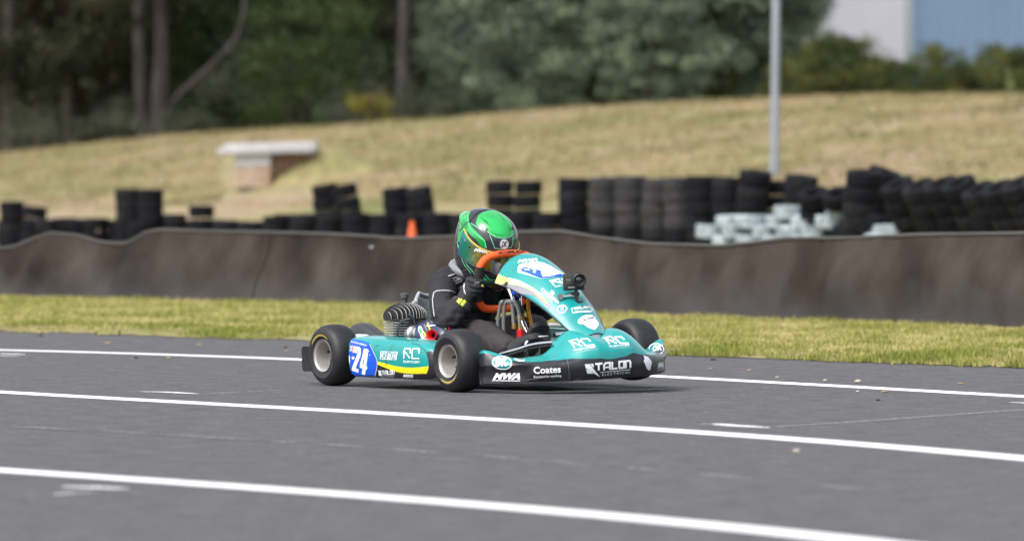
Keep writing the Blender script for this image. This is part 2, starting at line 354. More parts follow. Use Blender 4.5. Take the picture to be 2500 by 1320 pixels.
# ---- low fabric barrier in front of the tyres
TOPF = [(-500, 560), (-60, 612), (0, 603), (40, 585), (100, 570), (160, 577), (200, 590), (250, 597), (285, 592), (320, 570), (360, 562), (480, 566), (620, 569), (760, 573), (950, 584), (1060, 580), (1240, 568), (1335, 566),
        (1418, 582), (1560, 598), (1720, 602), (1800, 594), (1880, 584), (2050, 583), (2200, 575), (2500, 571), (3000, 560)]
m_fab = None
def fabric_mat():
    m, t, p = nodes('barrier_fabric'); L = t.links; tc = N(t, 'ShaderNodeTexCoord')
    mp = N(t, 'ShaderNodeMapping'); mp.inputs['Scale'].default_value = (1.1, 1.1, .7); L.new(tc.outputs['Object'], mp.inputs[0])
    nz = N(t, 'ShaderNodeTexNoise'); nz.inputs['Scale'].default_value = 1.5; nz.inputs['Detail'].default_value = 7; L.new(mp.outputs[0], nz.inputs[0])
    cr = N(t, 'ShaderNodeValToRGB'); e = cr.color_ramp.elements; e[0].position = .3; e[0].color = (.012, .0108, .011, 1); e[1].position = .72; e[1].color = (.064, .055, .050, 1)
    q = e.new(.5); q.color = (.034, .026, .0225, 1); L.new(nz.outputs[0], cr.inputs[0])
    # pale dust splashed up from the ground, in patches
    sx = N(t, 'ShaderNodeSeparateXYZ'); L.new(tc.outputs['Object'], sx.inputs[0]); n2 = N(t, 'ShaderNodeTexNoise'); n2.inputs['Scale'].default_value = 2.2; n2.inputs['Detail'].default_value = 5; L.new(tc.outputs['Object'], n2.inputs[0])
    ad = N(t, 'ShaderNodeMath', operation='MULTIPLY_ADD'); ad.inputs[1].default_value = .55; ad.inputs[2].default_value = -.13; L.new(n2.outputs[0], ad.inputs[0])
    sb = N(t, 'ShaderNodeMath', operation='SUBTRACT'); L.new(ad.outputs[0], sb.inputs[0]); L.new(sx.outputs[2], sb.inputs[1])
    mr = N(t, 'ShaderNodeMapRange'); mr.inputs[1].default_value = -.12; mr.inputs[2].default_value = .1; mr.inputs[4].default_value = .75; L.new(sb.outputs[0], mr.inputs[0])
    mx = N(t, 'ShaderNodeMix', data_type='RGBA'); L.new(mr.outputs[0], mx.inputs[0]); L.new(cr.outputs[0], mx.inputs[6]); mx.inputs[7].default_value = (.060, .058, .061, 1)
    L.new(mx.outputs[2], p.inputs['Base Color']); p.inputs['Roughness'].default_value = 1; p.inputs['Specular IOR Level'].default_value = .08
    n3 = N(t, 'ShaderNodeTexNoise'); n3.inputs['Scale'].default_value = 9; L.new(mp.outputs[0], n3.inputs[0]); bp = N(t, 'ShaderNodeBump'); bp.inputs['Strength'].default_value = .25; bp.inputs['Distance'].default_value = .03
    L.new(n3.outputs[0], bp.inputs['Height']); L.new(bp.outputs[0], p.inputs['Normal']); return m
m_fab = fabric_mat()
fx = np.arange(-500, 3001, 10); NR = 16; rows = []
for k in range(NR + 1):
    v = k / NR; r = []
    for x in fx:
        b = ground(x, interp(FENB, x)); d = b.y; zt = CAMH + (YH - interp(TOPF, x)) / F * d
        sag = 1 - abs(zt - .52) * 0
        fold = .09 * noise.noise((x * .0075 + v * .5, v * .7, 0)) + .06 * noise.noise((x * .02 - v * .5, v * .8, 4)) + .012 * noise.noise((x * .06, v * 1.2, 8))
        belly = -.035 * math.sin(math.pi * min(1, v * 1.05)) ** 1.5
        pz = b + LD * (fold * (.25 + .75 * math.sin(math.pi * (.12 + .8 * v))) + belly + .12 * v)
        r.append(Vector((pz.x, pz.y, .02 + (zt - .02) * v)))
    rows.append(r)
FR = empty('fabric_barrier', rows[0][175]); tag(FR, 'low sagging brown grey fabric barrier along the grass verge', 'barrier')
def under(o, root): o.parent = root; o.matrix_parent_inverse = Matrix.Translation(root.location).inverted(); return o
sheet = MB().grid(rows).build('fabric', m_fab, None, True, None); sol = sheet.modifiers.new('t', 'SOLIDIFY'); sol.thickness = .006; under(sheet, FR)
hem = MB().tube([p + Vector((0, 0, .004)) for p in rows[-1][::2]], .012, 6).build('hem', mat('hem_band', (.06, .057, .054), .8, var=.2, scale=3), None); under(hem, FR)
m_seam = m_fab
for px_ in (615,):      # lapped joints of the sheeting
    i_ = int((px_ + 500) / 10); sm_ = MB().grid([[p - LD * .009 for p in (r[i_], r[i_ + 1])] for r in rows]).build('lapped_joint', m_seam, None, True, None); under(sm_, FR)
m_post = mat('steel_post', (.25, .25, .26), .6, .6)
for x in range(-420, 3000, 340):
    b = ground(x, interp(FENB, x)) + LD * .3; zt = CAMH + (YH - interp(TOPF, x)) / F * b.y
    po = MB().tube([Vector((b.x, b.y, 0)), Vector((b.x, b.y, zt - .05))], .02, 8).build('post', m_post, None); under(po, FR)
pt = at(907, 603, 37.95); tg = MB().box(pt, (.028, .01, .024), bev=.004).build('tie_plate', mat('tie_white', (.2, .2, .2), .8), None); under(tg, FR)

# ---- tyre wall
m_tyre = mat('old_tyre', (.0034, .004, .0064), .85, spec=.18, var=.35, scale=14, bump=.15, bscale=50, dirt=(.022, .022, .023), dirt_amt=.3)
m_tyreg = mat('dusty_tyre', (.014, .014, .016), .85, var=.35, scale=10, dirt=(.06, .056, .054), dirt_amt=.45)
m_tyrew = mat('white_painted_tyre', (.27, .32, .345), .75, var=.4, scale=9, dirt=(.03, .034, .04), dirt_amt=1.)
TW, TRD = .138, .145
def tyre_mesh(name, m):
    w = TW / 2; prof = [(.066, -w * .62), (.071, -w * .86), (.09, -w * .96), (.126, -w), (.138, -w * .97), (.1425, -w * .88), (TRD, -w * .55), (TRD + .001, 0), (TRD, w * .55), (.1425, w * .88), (.138, w * .97), (.126, w), (.09, w * .96), (.071, w * .86), (.066, w * .62), (.06, 0), (.066, -w * .62)]
    o = MB().lathe(prof, seg=28).build(name, m); me = o.data; bpy.data.objects.remove(o); return me
m_tyref = mat('faded_tyre', (.0075, .008, .0105), .9, spec=.18, var=.3, scale=10, dirt=(.04, .038, .037), dirt_amt=.4)
TM = {'f': tyre_mesh('tyre', m_tyref), 'b': tyre_mesh('tyre', m_tyre), 'g': tyre_mesh('tyre', m_tyreg), 'w': tyre_mesh('tyre', m_tyrew)}
TL = {'b': ('black tyre in the upright stacks behind the fabric barrier', 'black stacked tyres'), 'g': ('dusty grey tyre in the pale stacks near the light pole', 'dusty grey stacked tyres'),
      'w': ('white painted tyre low in the wall beside the light pole', 'white painted tyres'), 'l': ('black tyre in the slanting stacks beyond the white painted tyres', 'slanting black tyres'),
      's': ('slumped black tyre lying tilted on top of the tyre wall', 'slumped tyres'), 'e': ('black tyre in the heap where the barrier dips open', 'tyres heaped at the barrier end')}
LOW = []
def put_tyre(P, axis, kind, lab=None, seed=0, sc=1.):
    if P[2] < .27: LOW.append((P, axis, sc)); return      # foot of the wall, wholly behind the barrier
    o = bpy.data.objects.new('tyre', TM[('f' if random.random() < .3 else 'b') if kind not in ('g', 'w') else kind]); COL.objects.link(o)
    q = Vector((0, 0, 1)).rotation_difference(Vector(axis).normalized()); o.rotation_mode = 'QUATERNION'; o.rotation_quaternion = q @ Quaternion((0, 0, 1), seed * 1.7)
    o.location = P; o.scale = (sc, sc, 1); l, g = TL[lab or kind]; tag(o, l, 'tyre', g); return o
def stack(x, ytop, kind='b', d0=60., lean=(0, 0), lab=None, lower=None, nlow=0, off=0., sc=1., jit=.012):
    """a stack of tyres whose top is seen at (x, ytop); lean = (sideways, towards the viewer) per metre"""
    d = dl(x, d0) + off; X = (x - 1250) / F * d; zt = CAMH + (YH - ytop) / F * d
    ax = Vector((lean[0], -lean[1], 1)).normalized(); n = max(1, round((zt - .03) / (TW * ax.z)))
    hstep = (zt - .03) / n
    for i in range(n):
        z = .03 + hstep * (i + .5); c = Vector((X, d, z)) + Vector((ax.x / ax.z, ax.y / ax.z, 0)) * (z - zt)
        k = kind
        if lower and i < nlow: k = lower
        c += Vector((random.uniform(-jit, jit), random.uniform(-jit, jit), 0))
        put_tyre(c, ax + Vector((random.gauss(0, .012), random.gauss(0, .012), 0)), k, lab if k == kind else None, x + i, sc)
# left part
TL.update({'lowl': ('black tyre in the low row left of the brick pit', 'low row of tyres left of the pit'), 'twin': ('black tyre in the tall twin stacks below and left of the brick pit', 'tall twin stacks'),
           'row': ('black tyre in the long low row behind the orange cone', 'long low row of tyres'), 'pa': ('black tyre in the leaning pair of stacks left of the orange cone', 'leaning pair left of the cone'),
           'pb': ('black tyre in the leaning pair of stacks just behind the orange cone', 'leaning pair behind the cone'), 'pc': ('black tyre in the square topped pair of stacks behind the helmet', 'square topped pair'), 'up': ('black tyre in the tall upright stacks next to the dusty grey ones', 'tall upright stacks')})
for x, y in ((-110, 500), (-45, 505)): stack(x, y, lab='e')
stack(30, 492, lab='e'); stack(88, 503, lean=(.12, 0), lab='e')
for x, y in ((118, 533), (160, 530), (190, 533), (237, 530), (297, 536)): stack(x, y, lab='lowl', off=random.uniform(-.4, .8))
x = 20
while x < 690: stack(x, 538 + random.uniform(-4, 3), d0=61.3, lab='lowl'); x += 63
stack(312, 461, lab='twin'); stack(370, 462, d0=59.6, lab='twin')
for x, y in ((345, 540), (425, 524), (490, 500), (552, 535), (612, 541)): stack(x, y, d0=59 if x in (345,) else 60, lab='lowl')
# middle: low row with taller pairs behind it
x = 672
while x < 1370: stack(x, 519 + random.uniform(-3, 4) + (6 if x < 740 else 0), d0=59.2, lab='row'); x += 66 + random.uniform(-2, 3)
x = 700
while x < 1200: stack(x, 524 + random.uniform(-3, 3), d0=61.4, lab='row'); x += 66
for x, y, ln, lb in ((788, 450, -.18, 'pa'), (838, 451, -.22, 'pa'), (962, 458, -.1, 'pb'), (1018, 456, -.2, 'pb'), (1222, 440, 0, 'pc'), (1288, 441, -.03, 'pc')): stack(x, y, lean=(ln, 0), d0=60.6, lab=lb)
for x, y, k in ((1402, 436, 'b'), (1474, 434, 'g'), (1540, 431, 'g'), (1605, 437, 'g'), (1658, 434, 'g'), (1712, 430, 'b'), (1778, 433, 'b')): stack(x, y, k, lower='b', nlow=3, lab='up' if k == 'b' else None, sc=1.1)
for x, y in ((1846, 419), (1960, 430)): stack(x, y, lean=(.08, .14), d0=60, lab='up', sc=1.12)
stack(1905, 440, d0=60.6, lab='up')
# right: white painted rows, slumped tyres, slanting stacks
for r, (y, xs_) in enumerate(((506, (1930, 1995, 2062)), (529, (1772, 1836, 1902, 1968, 2034, 2100, 2150)), (553, (1738, 1804, 1870, 1936, 2002, 2068, 2124, 2170)), (578, (1772, 1838, 1904, 1970, 2036, 2100, 2150)), (602, (1752, 1818, 1884, 1950, 2016, 2082)), (627, (1772, 1838, 1904, 1970, 2036, 2100)))):
    for x in xs_:
        d = dl(x, 57.6); zc = CAMH + (YH - y - 13) / F * d
        wt = r < 4 and not (x > 2095 and y < 550) and random.random() > .12; put_tyre(Vector(((x - 1250) / F * d + random.gauss(0, .02), d + random.gauss(0, .05), max(.1, zc))), (random.gauss(0, .03), random.gauss(0, .03), 1), 'w' if wt else 'b', None if wt else 's', x, random.uniform(1., 1.12))
for x, y, l in ((1988, 474, .35), (2046, 476, .38)):
    d = dl(x, 57.4); put_tyre(Vector(((x - 1250) / F * d, d, CAMH + (YH - y - 10) / F * d)), (-l * .5, -l * 1.2, 1), 's', 's', x)
stack(2172, 470, d0=58.8, lab='s', sc=1.1); stack(2215, 475, d0=58.8, lab='s', sc=1.1); stack(2108, 418, d0=57.4, lean=(.05, .16), lab='s', sc=1.15); stack(2168, 418, d0=58.2, lean=(.35, .2), lab='s', sc=1.15)
for k_, (x, y) in enumerate(((2185, 448), (2236, 452), (2290, 446), (2338, 444), (2384, 460), (2430, 456), (2478, 446), (2530, 436), (2590, 432))):
    o_ = ('first', 'second', 'third', 'fourth', 'fifth', 'sixth', 'seventh', 'eighth', 'ninth')[k_]; TL['l'] = ('black tyre in the %s slanting stack counted from the white painted tyres' % o_, 'slanting black tyres')
    stack(x, y, lean=(-.48, .30), d0=56.6, lab='l', sc=1.1)

mb = MB(); w = TW / 2
for P, a_, sc in LOW: mb.lathe([(.07, -w * .86), (.126, -w), (.1425, -w * .88), (TRD, 0), (.1425, w * .88), (.126, w), (.07, w * .86), (.066, 0), (.07, -w * .86)], Matrix.Translation(P) @ frame(a_).to_4x4() @ Matrix.Diagonal((sc, sc, 1, 1)), 18)
tag(mb.build('tyre_wall_foot', m_tyre), 'lowest black tyres of the wall, hidden behind the fabric barrier', 'tyres', None, 'stuff')
# ---- traffic cone standing between barrier and tyres
cg = at(1006, 539, dl(1006, 56)); cone = empty('traffic_cone', (cg.x, cg.y, .03)); tag(cone, 'orange traffic cone standing before the black tyre wall', 'cone')
hc = cg.z - .03; mo = mat('cone_orange', (.62, .10, .02), .55, var=.1)
MB().lathe([(.0, hc), (.018, hc), (.02, hc - .01), (.095, .03), (.095, .03), (.09, .03)], seg=24).build('cone_body', mo, cone)
MB().box((0, 0, .016), (.3, .3, .032), bev=.01).build('base', mo, cone)
# ---- light pole
pd = 74.0; pg = at(1891, 300, pd); pole = empty('light_pole', (pg.x, pg.y, .05)); tag(pole, 'slim galvanised steel light pole rising behind the tyre wall', 'pole')
m_galv = mat('galvanised', (.26, .29, .33), .6, .25, var=.12, scale=3, stretch=(1, 1, .2))
MB().tube([(0, 0, 0), (0, 0, 1.02)], .052, 16).build('lower_shaft', m_galv, pole); MB().tube([(0, 0, 1.0), (.01, 0, 2.2), (.06, 0, 7.2)], [.056, .055, .05], 16).build('upper_shaft', m_galv, pole)
MB().tube([(0, 0, 1.0), (0, 0, 1.06)], .07, 16).build('collar', m_galv, pole); MB().box((0, 0, .0), (.3, .3, .03), bev=.006).build('base_plate', m_galv, pole)
MB().box((.06, -.25, 7.2), (.22, .6, .1), bev=.03).build('lamp_head', m_galv, pole)

# ---- brick pit with a concrete lid, set in the slope
bd = 84.5; s_ = F / bd; pb = at(617, 441, bd)
pit = empty('brick_pit', (pb.x, pb.y, pb.z - .1)); tag(pit, 'small brick pit with a wide pale concrete lid in the grass slope', 'pit')
m_conc = mat('pale_concrete', (.42, .42, .44), .85, var=.08, scale=5, bump=.2); m_render = mat('white_render', (.42, .42, .42), .9, var=.06, scale=6)
hw = 44 / s_; zb = .1; ht = (441 - 376) / s_
MB().box((0, .45, zb + ht * .5 - .06), (2 * hw - .024, .86, ht + .12)).build('core', mat('mortar', (.45, .4, .35), .95), pit, False)
bw, bh = .23, .076; m_bricks = [mat('brick_pale', (.42, .32, .24), .9, var=.15, scale=20), mat('brick_salmon', (.38, .25, .17), .9, var=.15, scale=20), mat('brick_shaded', (.235, .14, .09), .9, var=.2, scale=20), mat('brick_shaded_dark', (.20, .12, .08), .9, var=.2, scale=20)]  # last two are darker copies: shade of the pit's right side in colour
z = zb - .1; r = 0
while z + bh < zb + ht * .58:
    xx = -hw - (bw / 2 if r % 2 else 0)
    while xx < hw - .01:
        a = max(xx, -hw); b = min(xx + bw - .01, hw)
        if b - a > .03: MB().box(((a + b) / 2, .0, z + bh / 2), (b - a, .06, bh - .01), bev=.004).build('brick', m_bricks[(r + int(xx * 9)) % 2], pit, False)
        xx += bw
    z += bh; r += 1
z0 = z
MB().box((0, .0, (z0 + zb + ht) / 2 + .003), (2 * hw, .07, zb + ht - z0 - .006), bev=.006).build('rendered_face', m_render, pit, False)
lw0, lw1 = (548 - 617) / s_, (771 - 617) / s_
MB().box(((lw0 + lw1) / 2, .42, zb + ht + .085), (lw1 - lw0, 1.1, .155), rot=Matrix.Rotation(R(-1.6), 3, 'Y'), bev=.015).build('lid', m_conc, pit, False)
MB().box((lw0 - .03, .1, zb + ht + .04), (.14, .5, .09), rot=Matrix.Rotation(R(-18), 3, 'Y'), bev=.015).build('lid_kerb', m_conc, pit, False)
L_ = lw1 - .06 - hw
for r in range(4):       # brick wing running back into the slope beside the front, buried lower down
    ln = L_ * (1 - r * .25); xx = hw + .006 - (.1 if r % 2 else 0)
    while xx < hw + ln:
        a = max(xx, hw + .006); b = min(xx + bw - .01, hw + ln)
        if b - a > .03: MB().box(((a + b) / 2, .12, zb + ht - .04 - r * bh), (b - a, .08, bh - .01), bev=.004).build('brick', m_bricks[2 + (r + int(xx * 7)) % 2], pit, False)
        xx += bw
MB().add([(hw, .16, zb + ht + .01), (hw + L_ + .05, .16, zb + ht + .01), (hw, .16, zb + ht - .42), (hw, .9, zb + ht + .01), (hw + L_ + .05, .9, zb + ht + .01), (hw, .9, zb + ht - .42)], [(0, 2, 1), (3, 4, 5), (0, 1, 4, 3), (1, 2, 5, 4), (2, 0, 3, 5)]).build('wing_core', m_dirt, pit, False)
tp = [(hw - .01, zb + ht - .44), (hw + L_ * .5, zb + ht - .21), (hw + L_ + .05, zb + ht - .005), (hw + L_ + .35, zb + ht - .02), (hw + L_ + .9, zb + ht - .22), (hw + L_ + 1.5, zb + ht - .5)]
mk('soil_bank', [(x, .07 - .05 * (i > 2), z) for i, (x, z) in enumerate(tp)] + [(x + .1, -.75, -.45) for x, z in tp] + [(x, 1.3, z + .1) for x, z in tp], [f for i in range(5) for f in ((i, 6 + i, 7 + i, i + 1), (i, i + 1, 13 + i, 12 + i))], m_hill, pit, True)

# ================================================================== TREES, SHRUBS, BUILDING
def leaves_mesh(name, C, size, m, aspect=.4, droop=.5, tint=None, spread=0):
    n = len(C); C = np.asarray(C)
    a = RNG.uniform(0, math.tau, n); el = RNG.normal(-droop, .6, n)
    d = np.stack([np.cos(a) * np.cos(el), np.sin(a) * np.cos(el), np.sin(el)], 1)
    r = RNG.normal(0, 1, (n, 3)); s = np.cross(d, r); s /= np.linalg.norm(s, axis=1)[:, None] + 1e-9
    L = (size * RNG.uniform(.6, 1.4, n))[:, None]; W = L * aspect
    V = np.stack([C, C + d * L * .5 + s * W * .5, C + d * L, C + d * L * .5 - s * W * .5], 1).reshape(-1, 3)
    me = bpy.data.meshes.new(name); me.vertices.add(4 * n); me.vertices.foreach_set('co', V.ravel()); me.loops.add(4 * n); me.loops.foreach_set('vertex_index', np.arange(4 * n))
    me.polygons.add(n); me.polygons.foreach_set('loop_start', np.arange(n) * 4); me.update(calc_edges=True)
    t = tint if tint is not None else RNG.uniform(0, 1, n)
    me.attributes.new('tint', 'FLOAT', 'FACE').data.foreach_set('value', np.clip(t, 0, 1)); me.materials.append(m); return me
def crown_mesh(name, clumps, per, cl_r, size, m, **kw):
    """clumps: list of (centre, weight); leaves gather round each clump, each clump has a shade of its own"""
    C = []; T = []
    for c in clumps:
        n = int(per * random.uniform(.6, 1.4)); sh = random.gauss(.45, .32); rr = cl_r * random.uniform(.7, 1.35)
        q = RNG.normal(0, 1, (n, 3)); q /= np.linalg.norm(q, axis=1)[:, None]; q *= (RNG.uniform(0, 1, n) ** .45)[:, None] * [rr, rr, rr * .62]
        C.append(q + np.array(c)); T.append(np.clip(RNG.normal(sh, .14, n), 0, 1))
    return leaves_mesh(name, np.concatenate(C), size, m, tint=np.concatenate(T), **kw)
def vol_clumps(n, rx, ry, z0, z1, shell=.55, narrow=0.):
    out = []
    while len(out) < n:
        p = Vector((random.uniform(-1, 1), random.uniform(-1, 1), random.uniform(-1, 1)))
        if not (shell < p.length < 1): continue
        k = 1 - narrow * (p.z * .5 + .5)
        out.append((p.x * rx * k, p.y * ry * k, (z0 + z1) / 2 + p.z * (z1 - z0) / 2))
    return out
m_barkg = patchy('grey_bark', [(.3, (.016, .014, .014)), (.5, (.038, .034, .034)), (.75, (.085, .077, .078))], 5, 6, .95, .5, 12, (1, 1, .3))
m_barkd = patchy('dark_bark', [(.3, (.03, .025, .022)), (.6, (.07, .058, .05)), (.8, (.1, .085, .075))], 5, 6, .95, .5, 12, (1, 1, .3))
m_euc = leafmat('eucalypt_leaf', (.017, .021, .010), (.058, .064, .032)); m_euc2 = leafmat('olive_leaf', (.022, .026, .010), (.075, .073, .034))
m_under = leafmat('understorey_leaf', (.020, .036, .010), (.060, .088, .020)); m_watt = leafmat('wattle_leaf', (.036, .054, .042), (.235, .30, .195), .55)
m_shrub = leafmat('shrub_leaf', (.024, .038, .010), (.105, .115, .024)); m_flow = leafmat('wattle_flower', (.14, .13, .02), (.24, .21, .025))
m_pale = leafmat('grey_leaf', (.034, .043, .027), (.09, .103, .065))
CR = {
 'euc': [crown_mesh('crown', vol_clumps(120, 2.6, 2.2, .9, 9.5, .2), 85, .6, .24, m_euc, aspect=.32, droop=.7) for _ in range(2)],
 'olive': [crown_mesh('crown', vol_clumps(110, 2.3, 2.0, .5, 8.5, .2), 85, .55, .22, m_euc2, aspect=.34, droop=.6)],
 'under': [crown_mesh('crown', vol_clumps(60, 1.6, 1.3, .05, 2.9, .2), 90, .42, .10, m_under, aspect=.45, droop=.2) for _ in range(2)],
 'pale': [crown_mesh('crown', vol_clumps(40, 1.2, 1.0, .05, 1.9, .2), 80, .36, .09, m_pale, aspect=.4, droop=.3)],
 'watt': [crown_mesh('crown', vol_clumps(190, 2.5, 1.8, .1, 6.0, .35, .2), 105, .42, .15, m_watt, aspect=.36, droop=.3) for _ in range(3)],
 'shrub': [crown_mesh('crown', vol_clumps(60, 1.15, .9, .02, 1.55, .15, .3), 130, .27, .075, m_shrub, aspect=.45, droop=-.3) for _ in range(3)],
 'flow': [crown_mesh('crown', vol_clumps(14, .5, .3, .2, .75, .1), 90, .16, .05, m_flow, aspect=.6, droop=0)],
}
def base_at(px, d):
    x = px; t = (d / (VPX / (x - 1250 + VPX)) - D_FOOT) / (D_CREST - D_FOOT)
    return Vector(((px - 1250) / F * d, d, hill_z(px, t) - .06))
def trunk(pts, rs, name, m, parent, seg=10): return MB().tube(pts, rs, seg, smooth=4).build(name, m, parent)
def tree(kind, px, d, label, group, scale=1., tr=.12, height=9., bark=None, cat='tree', limbs=3, lean=0., var=0, name='eucalyptus_tree', rot=None):
    o = empty(name, base_at(px, d)); tag(o, label, cat, group)
    bk = bark or m_barkd
    pts = [(0, 0, -.2), (lean * .3, 0, height * .3), (lean * .7 + random.uniform(-.1, .1), random.uniform(-.1, .1), height * .65), (lean, 0, height)]
    mb = MB().tube(pts, [tr * 1.25, tr, tr * .75, tr * .25], 10, smooth=4)
    for i in range(limbs):
        h = height * random.uniform(.3, .8); a = random.uniform(0, math.tau); l = random.uniform(.8, 1.8) * scale
        b = Vector((lean * h / height, 0, h)); mb.tube([b, b + Vector((math.cos(a) * l * .5, math.sin(a) * l * .5, l * .45)), b + Vector((math.cos(a) * l, math.sin(a) * l, l * 1.2))], [tr * .42, tr * .3, tr * .1], 6, smooth=3)
    mb.build('trunk', bk, o)
    cr = bpy.data.objects.new('crown', CR[kind][var % len(CR[kind])]); COL.objects.link(cr); cr.parent = o; cr.scale = (scale, scale, scale)
    cr.rotation_euler = (0, 0, random.uniform(0, 6.3) if rot is None else rot); return o
# --- tall trees of the wood on the left
spec = [(-120, 122), (20, 117), (95, 131), (175, 121), (262, 134), (470, 133), (560, 123), (690, 134), (760, 124), (860, 135), (930, 127), (1060, 133)]
for i, (px, d) in enumerate(spec):
    tree('euc' if i % 3 else 'olive', px, d, 'dark leafy gum tree left of the pale limbed tree' if px < 380 else 'dark leafy gum tree between the pale limbed tree and the straight trunk' if px < 990 else 'dark leafy gum tree right behind the straight grey trunk', 'dark trees of the wood', random.uniform(.9, 1.15), random.uniform(.09, .16), random.uniform(9, 11), m_barkd, var=i, lean=random.uniform(-.3, .3))
# bare grey trunks one can tell apart
t1 = empty('eucalyptus_tree', base_at(390, 113)); tag(t1, 'pale grey gum tree with one long limb slanting up to the right', 'tree')
trunk([(0, 0, -.2), (.02, 0, 1.2), (.04, 0, 2.3), (0, 0, 4.5), (.1, 0, 9)], [.20, .17, .135, .11, .05], 'trunk', m_barkg, t1, 12)
trunk([(.12, 0, .75), (.5, 0, 1.15), (1.15, .1, 1.75), (1.6, .1, 2.35), (1.75, .15, 3.4), (2.1, .2, 5.5)], [.075, .07, .065, .06, .05, .03], 'limb', m_barkg, t1)
c = bpy.data.objects.new('crown', CR['olive'][0]); COL.objects.link(c); c.parent = t1; c.location = (-.7, -.1, 1.9); c.scale = (.55, .55, .55)
for px, d, r_, lab, ln in ((338, 116, .13, 'thin grey gum trunk standing left of the pale limbed tree', -.1), (990, 111, .135, 'straight grey gum trunk standing alone beside the grey green wattle', .05), (655, 131, .10, 'slim grey trunk standing deep in the wood above the green understorey', .0), (826, 133, .12, 'slim pale trunk deep in the wood above the yellow flowers', .0), (240, 122, .10, 'leaning thin dark trunk at the shaded left of the wood', -.25)):
    o = empty('eucalyptus_tree', base_at(px, d)); tag(o, lab, 'tree')
    trunk([(-ln, 0, -.2), (-ln * .5, 0, 1.5), (0, 0, 3.5), (ln, 0, 10)], [r_ * 1.25, r_, r_ * .85, r_ * .3], 'trunk', m_barkg, o, 12)
    c = bpy.data.objects.new('crown', CR['euc'][px % 2]); COL.objects.link(c); c.parent = o; c.location = (.2, 1.6, 2.0); c.scale = (.6, .6, .6)
def shrub(kind, px, d, label, group, scale=1., var=0, name='shrub', cat='shrub', sz=None):
    o = empty(name, base_at(px, d)); tag(o, label, cat, group)
    mb = MB()
    for k in range(4):
        a = random.uniform(0, 6.3); l = .5 * scale; mb.tube([(0, 0, -.15), (math.cos(a) * l * .3, math.sin(a) * l * .3, l * .8), (math.cos(a) * l * .7, math.sin(a) * l * .7, l * 1.8)], [.03 * scale, .022 * scale, .008 * scale], 6, smooth=2)
    mb.build('stem', m_barkd, o)
    c = bpy.data.objects.new('crown', CR[kind][var % len(CR[kind])]); COL.objects.link(c); c.parent = o; c.scale = sz or (scale, scale, scale); c.rotation_euler = (0, 0, random.uniform(0, 6.3)); return o
for i, (px, d, s) in enumerate(((-60, 112, .55), (60, 110, .5), (150, 112, .5), (300, 111, .55), (455, 112, .5))): shrub('pale', px, d, 'low grey green shrub under the dark trees', 'low grey green shrubs', s, i)
for i, (px, d, s) in enumerate(((520, 119, .75), (590, 119, 1.0), (640, 117, 1.15), (720, 113, .95), (800, 117, 1.0), (880, 116, .9), (700, 121, 1.3), (560, 120, 1.2))): shrub('under' if i % 3 != 2 else 'pale', px, d, 'bright green understorey shrub behind the brick pit' if i % 3 != 2 else 'dull grey green understorey shrub behind the brick pit', 'green understorey shrubs' if i % 3 != 2 else 'dull understorey shrubs', s * 1.05, i)
shrub('flow', 900, 104.5, 'low bush of yellow flowers left of the straight grey trunk', None, 1.0, 0, 'flowering_bush', 'bush')
for i, (px, d, s) in enumerate(((960, 109.5, .55), (1035, 109, .6), (840, 109, .5))): shrub('pale', px, d, 'low grey green shrub at the foot of the straight grey trunk', 'shrubs below the straight trunk', s, i)
# --- grey green wattles
for i, (px, d, s, lab) in enumerate(((1225, 112, .72, 'bright grey green wattle tree next to the straight grey trunk'), (1290, 107, .86, 'broad pale green wattle tree at the middle of the crest'), (1420, 111, 1.0, 'dense grey green wattle tree between broad wattle and the dark gap'),
                                     (1585, 105, .52, 'small rounded wattle bush in front of the dark gap'), (1660, 112, 1.0, 'dull grey green wattle tree behind the small rounded bush'), (1790, 113, .9, 'dark grey green wattle tree just left of the light pole'), (1890, 118, .72, 'dark wattle tree overlapping the white wall of the shed'))):
    o = tree('watt', px, d, lab, None, s, .09, 5.2 * s, m_barkd, 'tree', 4, 0, i, 'wattle_tree')
for i, (px, d, s) in enumerate(((1170, 124, .7), (1250, 126, .9), (1340, 124, 1.05), (1520, 125, 1.0), (1720, 124, 1.0), (1820, 126, .8))): tree('watt', px, d, 'shaded wattle tree standing behind the front row of wattles', 'shaded wattles behind', s, .09, 5.5 * s, m_barkd, 'tree', 4, 0, i, 'wattle_tree')
for i, px in enumerate((1480, 1540)): shrub('shrub', px, 112, 'olive brown bush in the dark gap between the wattles', 'bushes in the dark gap', 2.0, i)
# --- olive hedge shrubs at the right
hx_ = [(1915, .78), (1975, .95), (2035, 1.05), (2090, 1.08), (2140, .85), (2190, .72), (2240, .78), (2290, 1.0), (2340, .72), (2390, .80), (2440, 1.02), (2500, .90), (2560, .9), (2620, 1.0)]
for i, (px, s) in enumerate(hx_): shrub('shrub', px, 100 + 2.2 * math.sin(i * 2.1), 'olive green hedge shrub right of the light pole before the dark wattle' if px < 2000 else 'olive green hedge shrub before the white wall of the shed' if px < 2215 else 'olive green hedge shrub below the corner of the shed' if px < 2260 else 'tall olive hedge shrub poking up before the blue wall' if s >= 1 else 'olive green hedge shrub before the blue wall of the shed', 'hedge shrubs before the shed', s * .84, i)
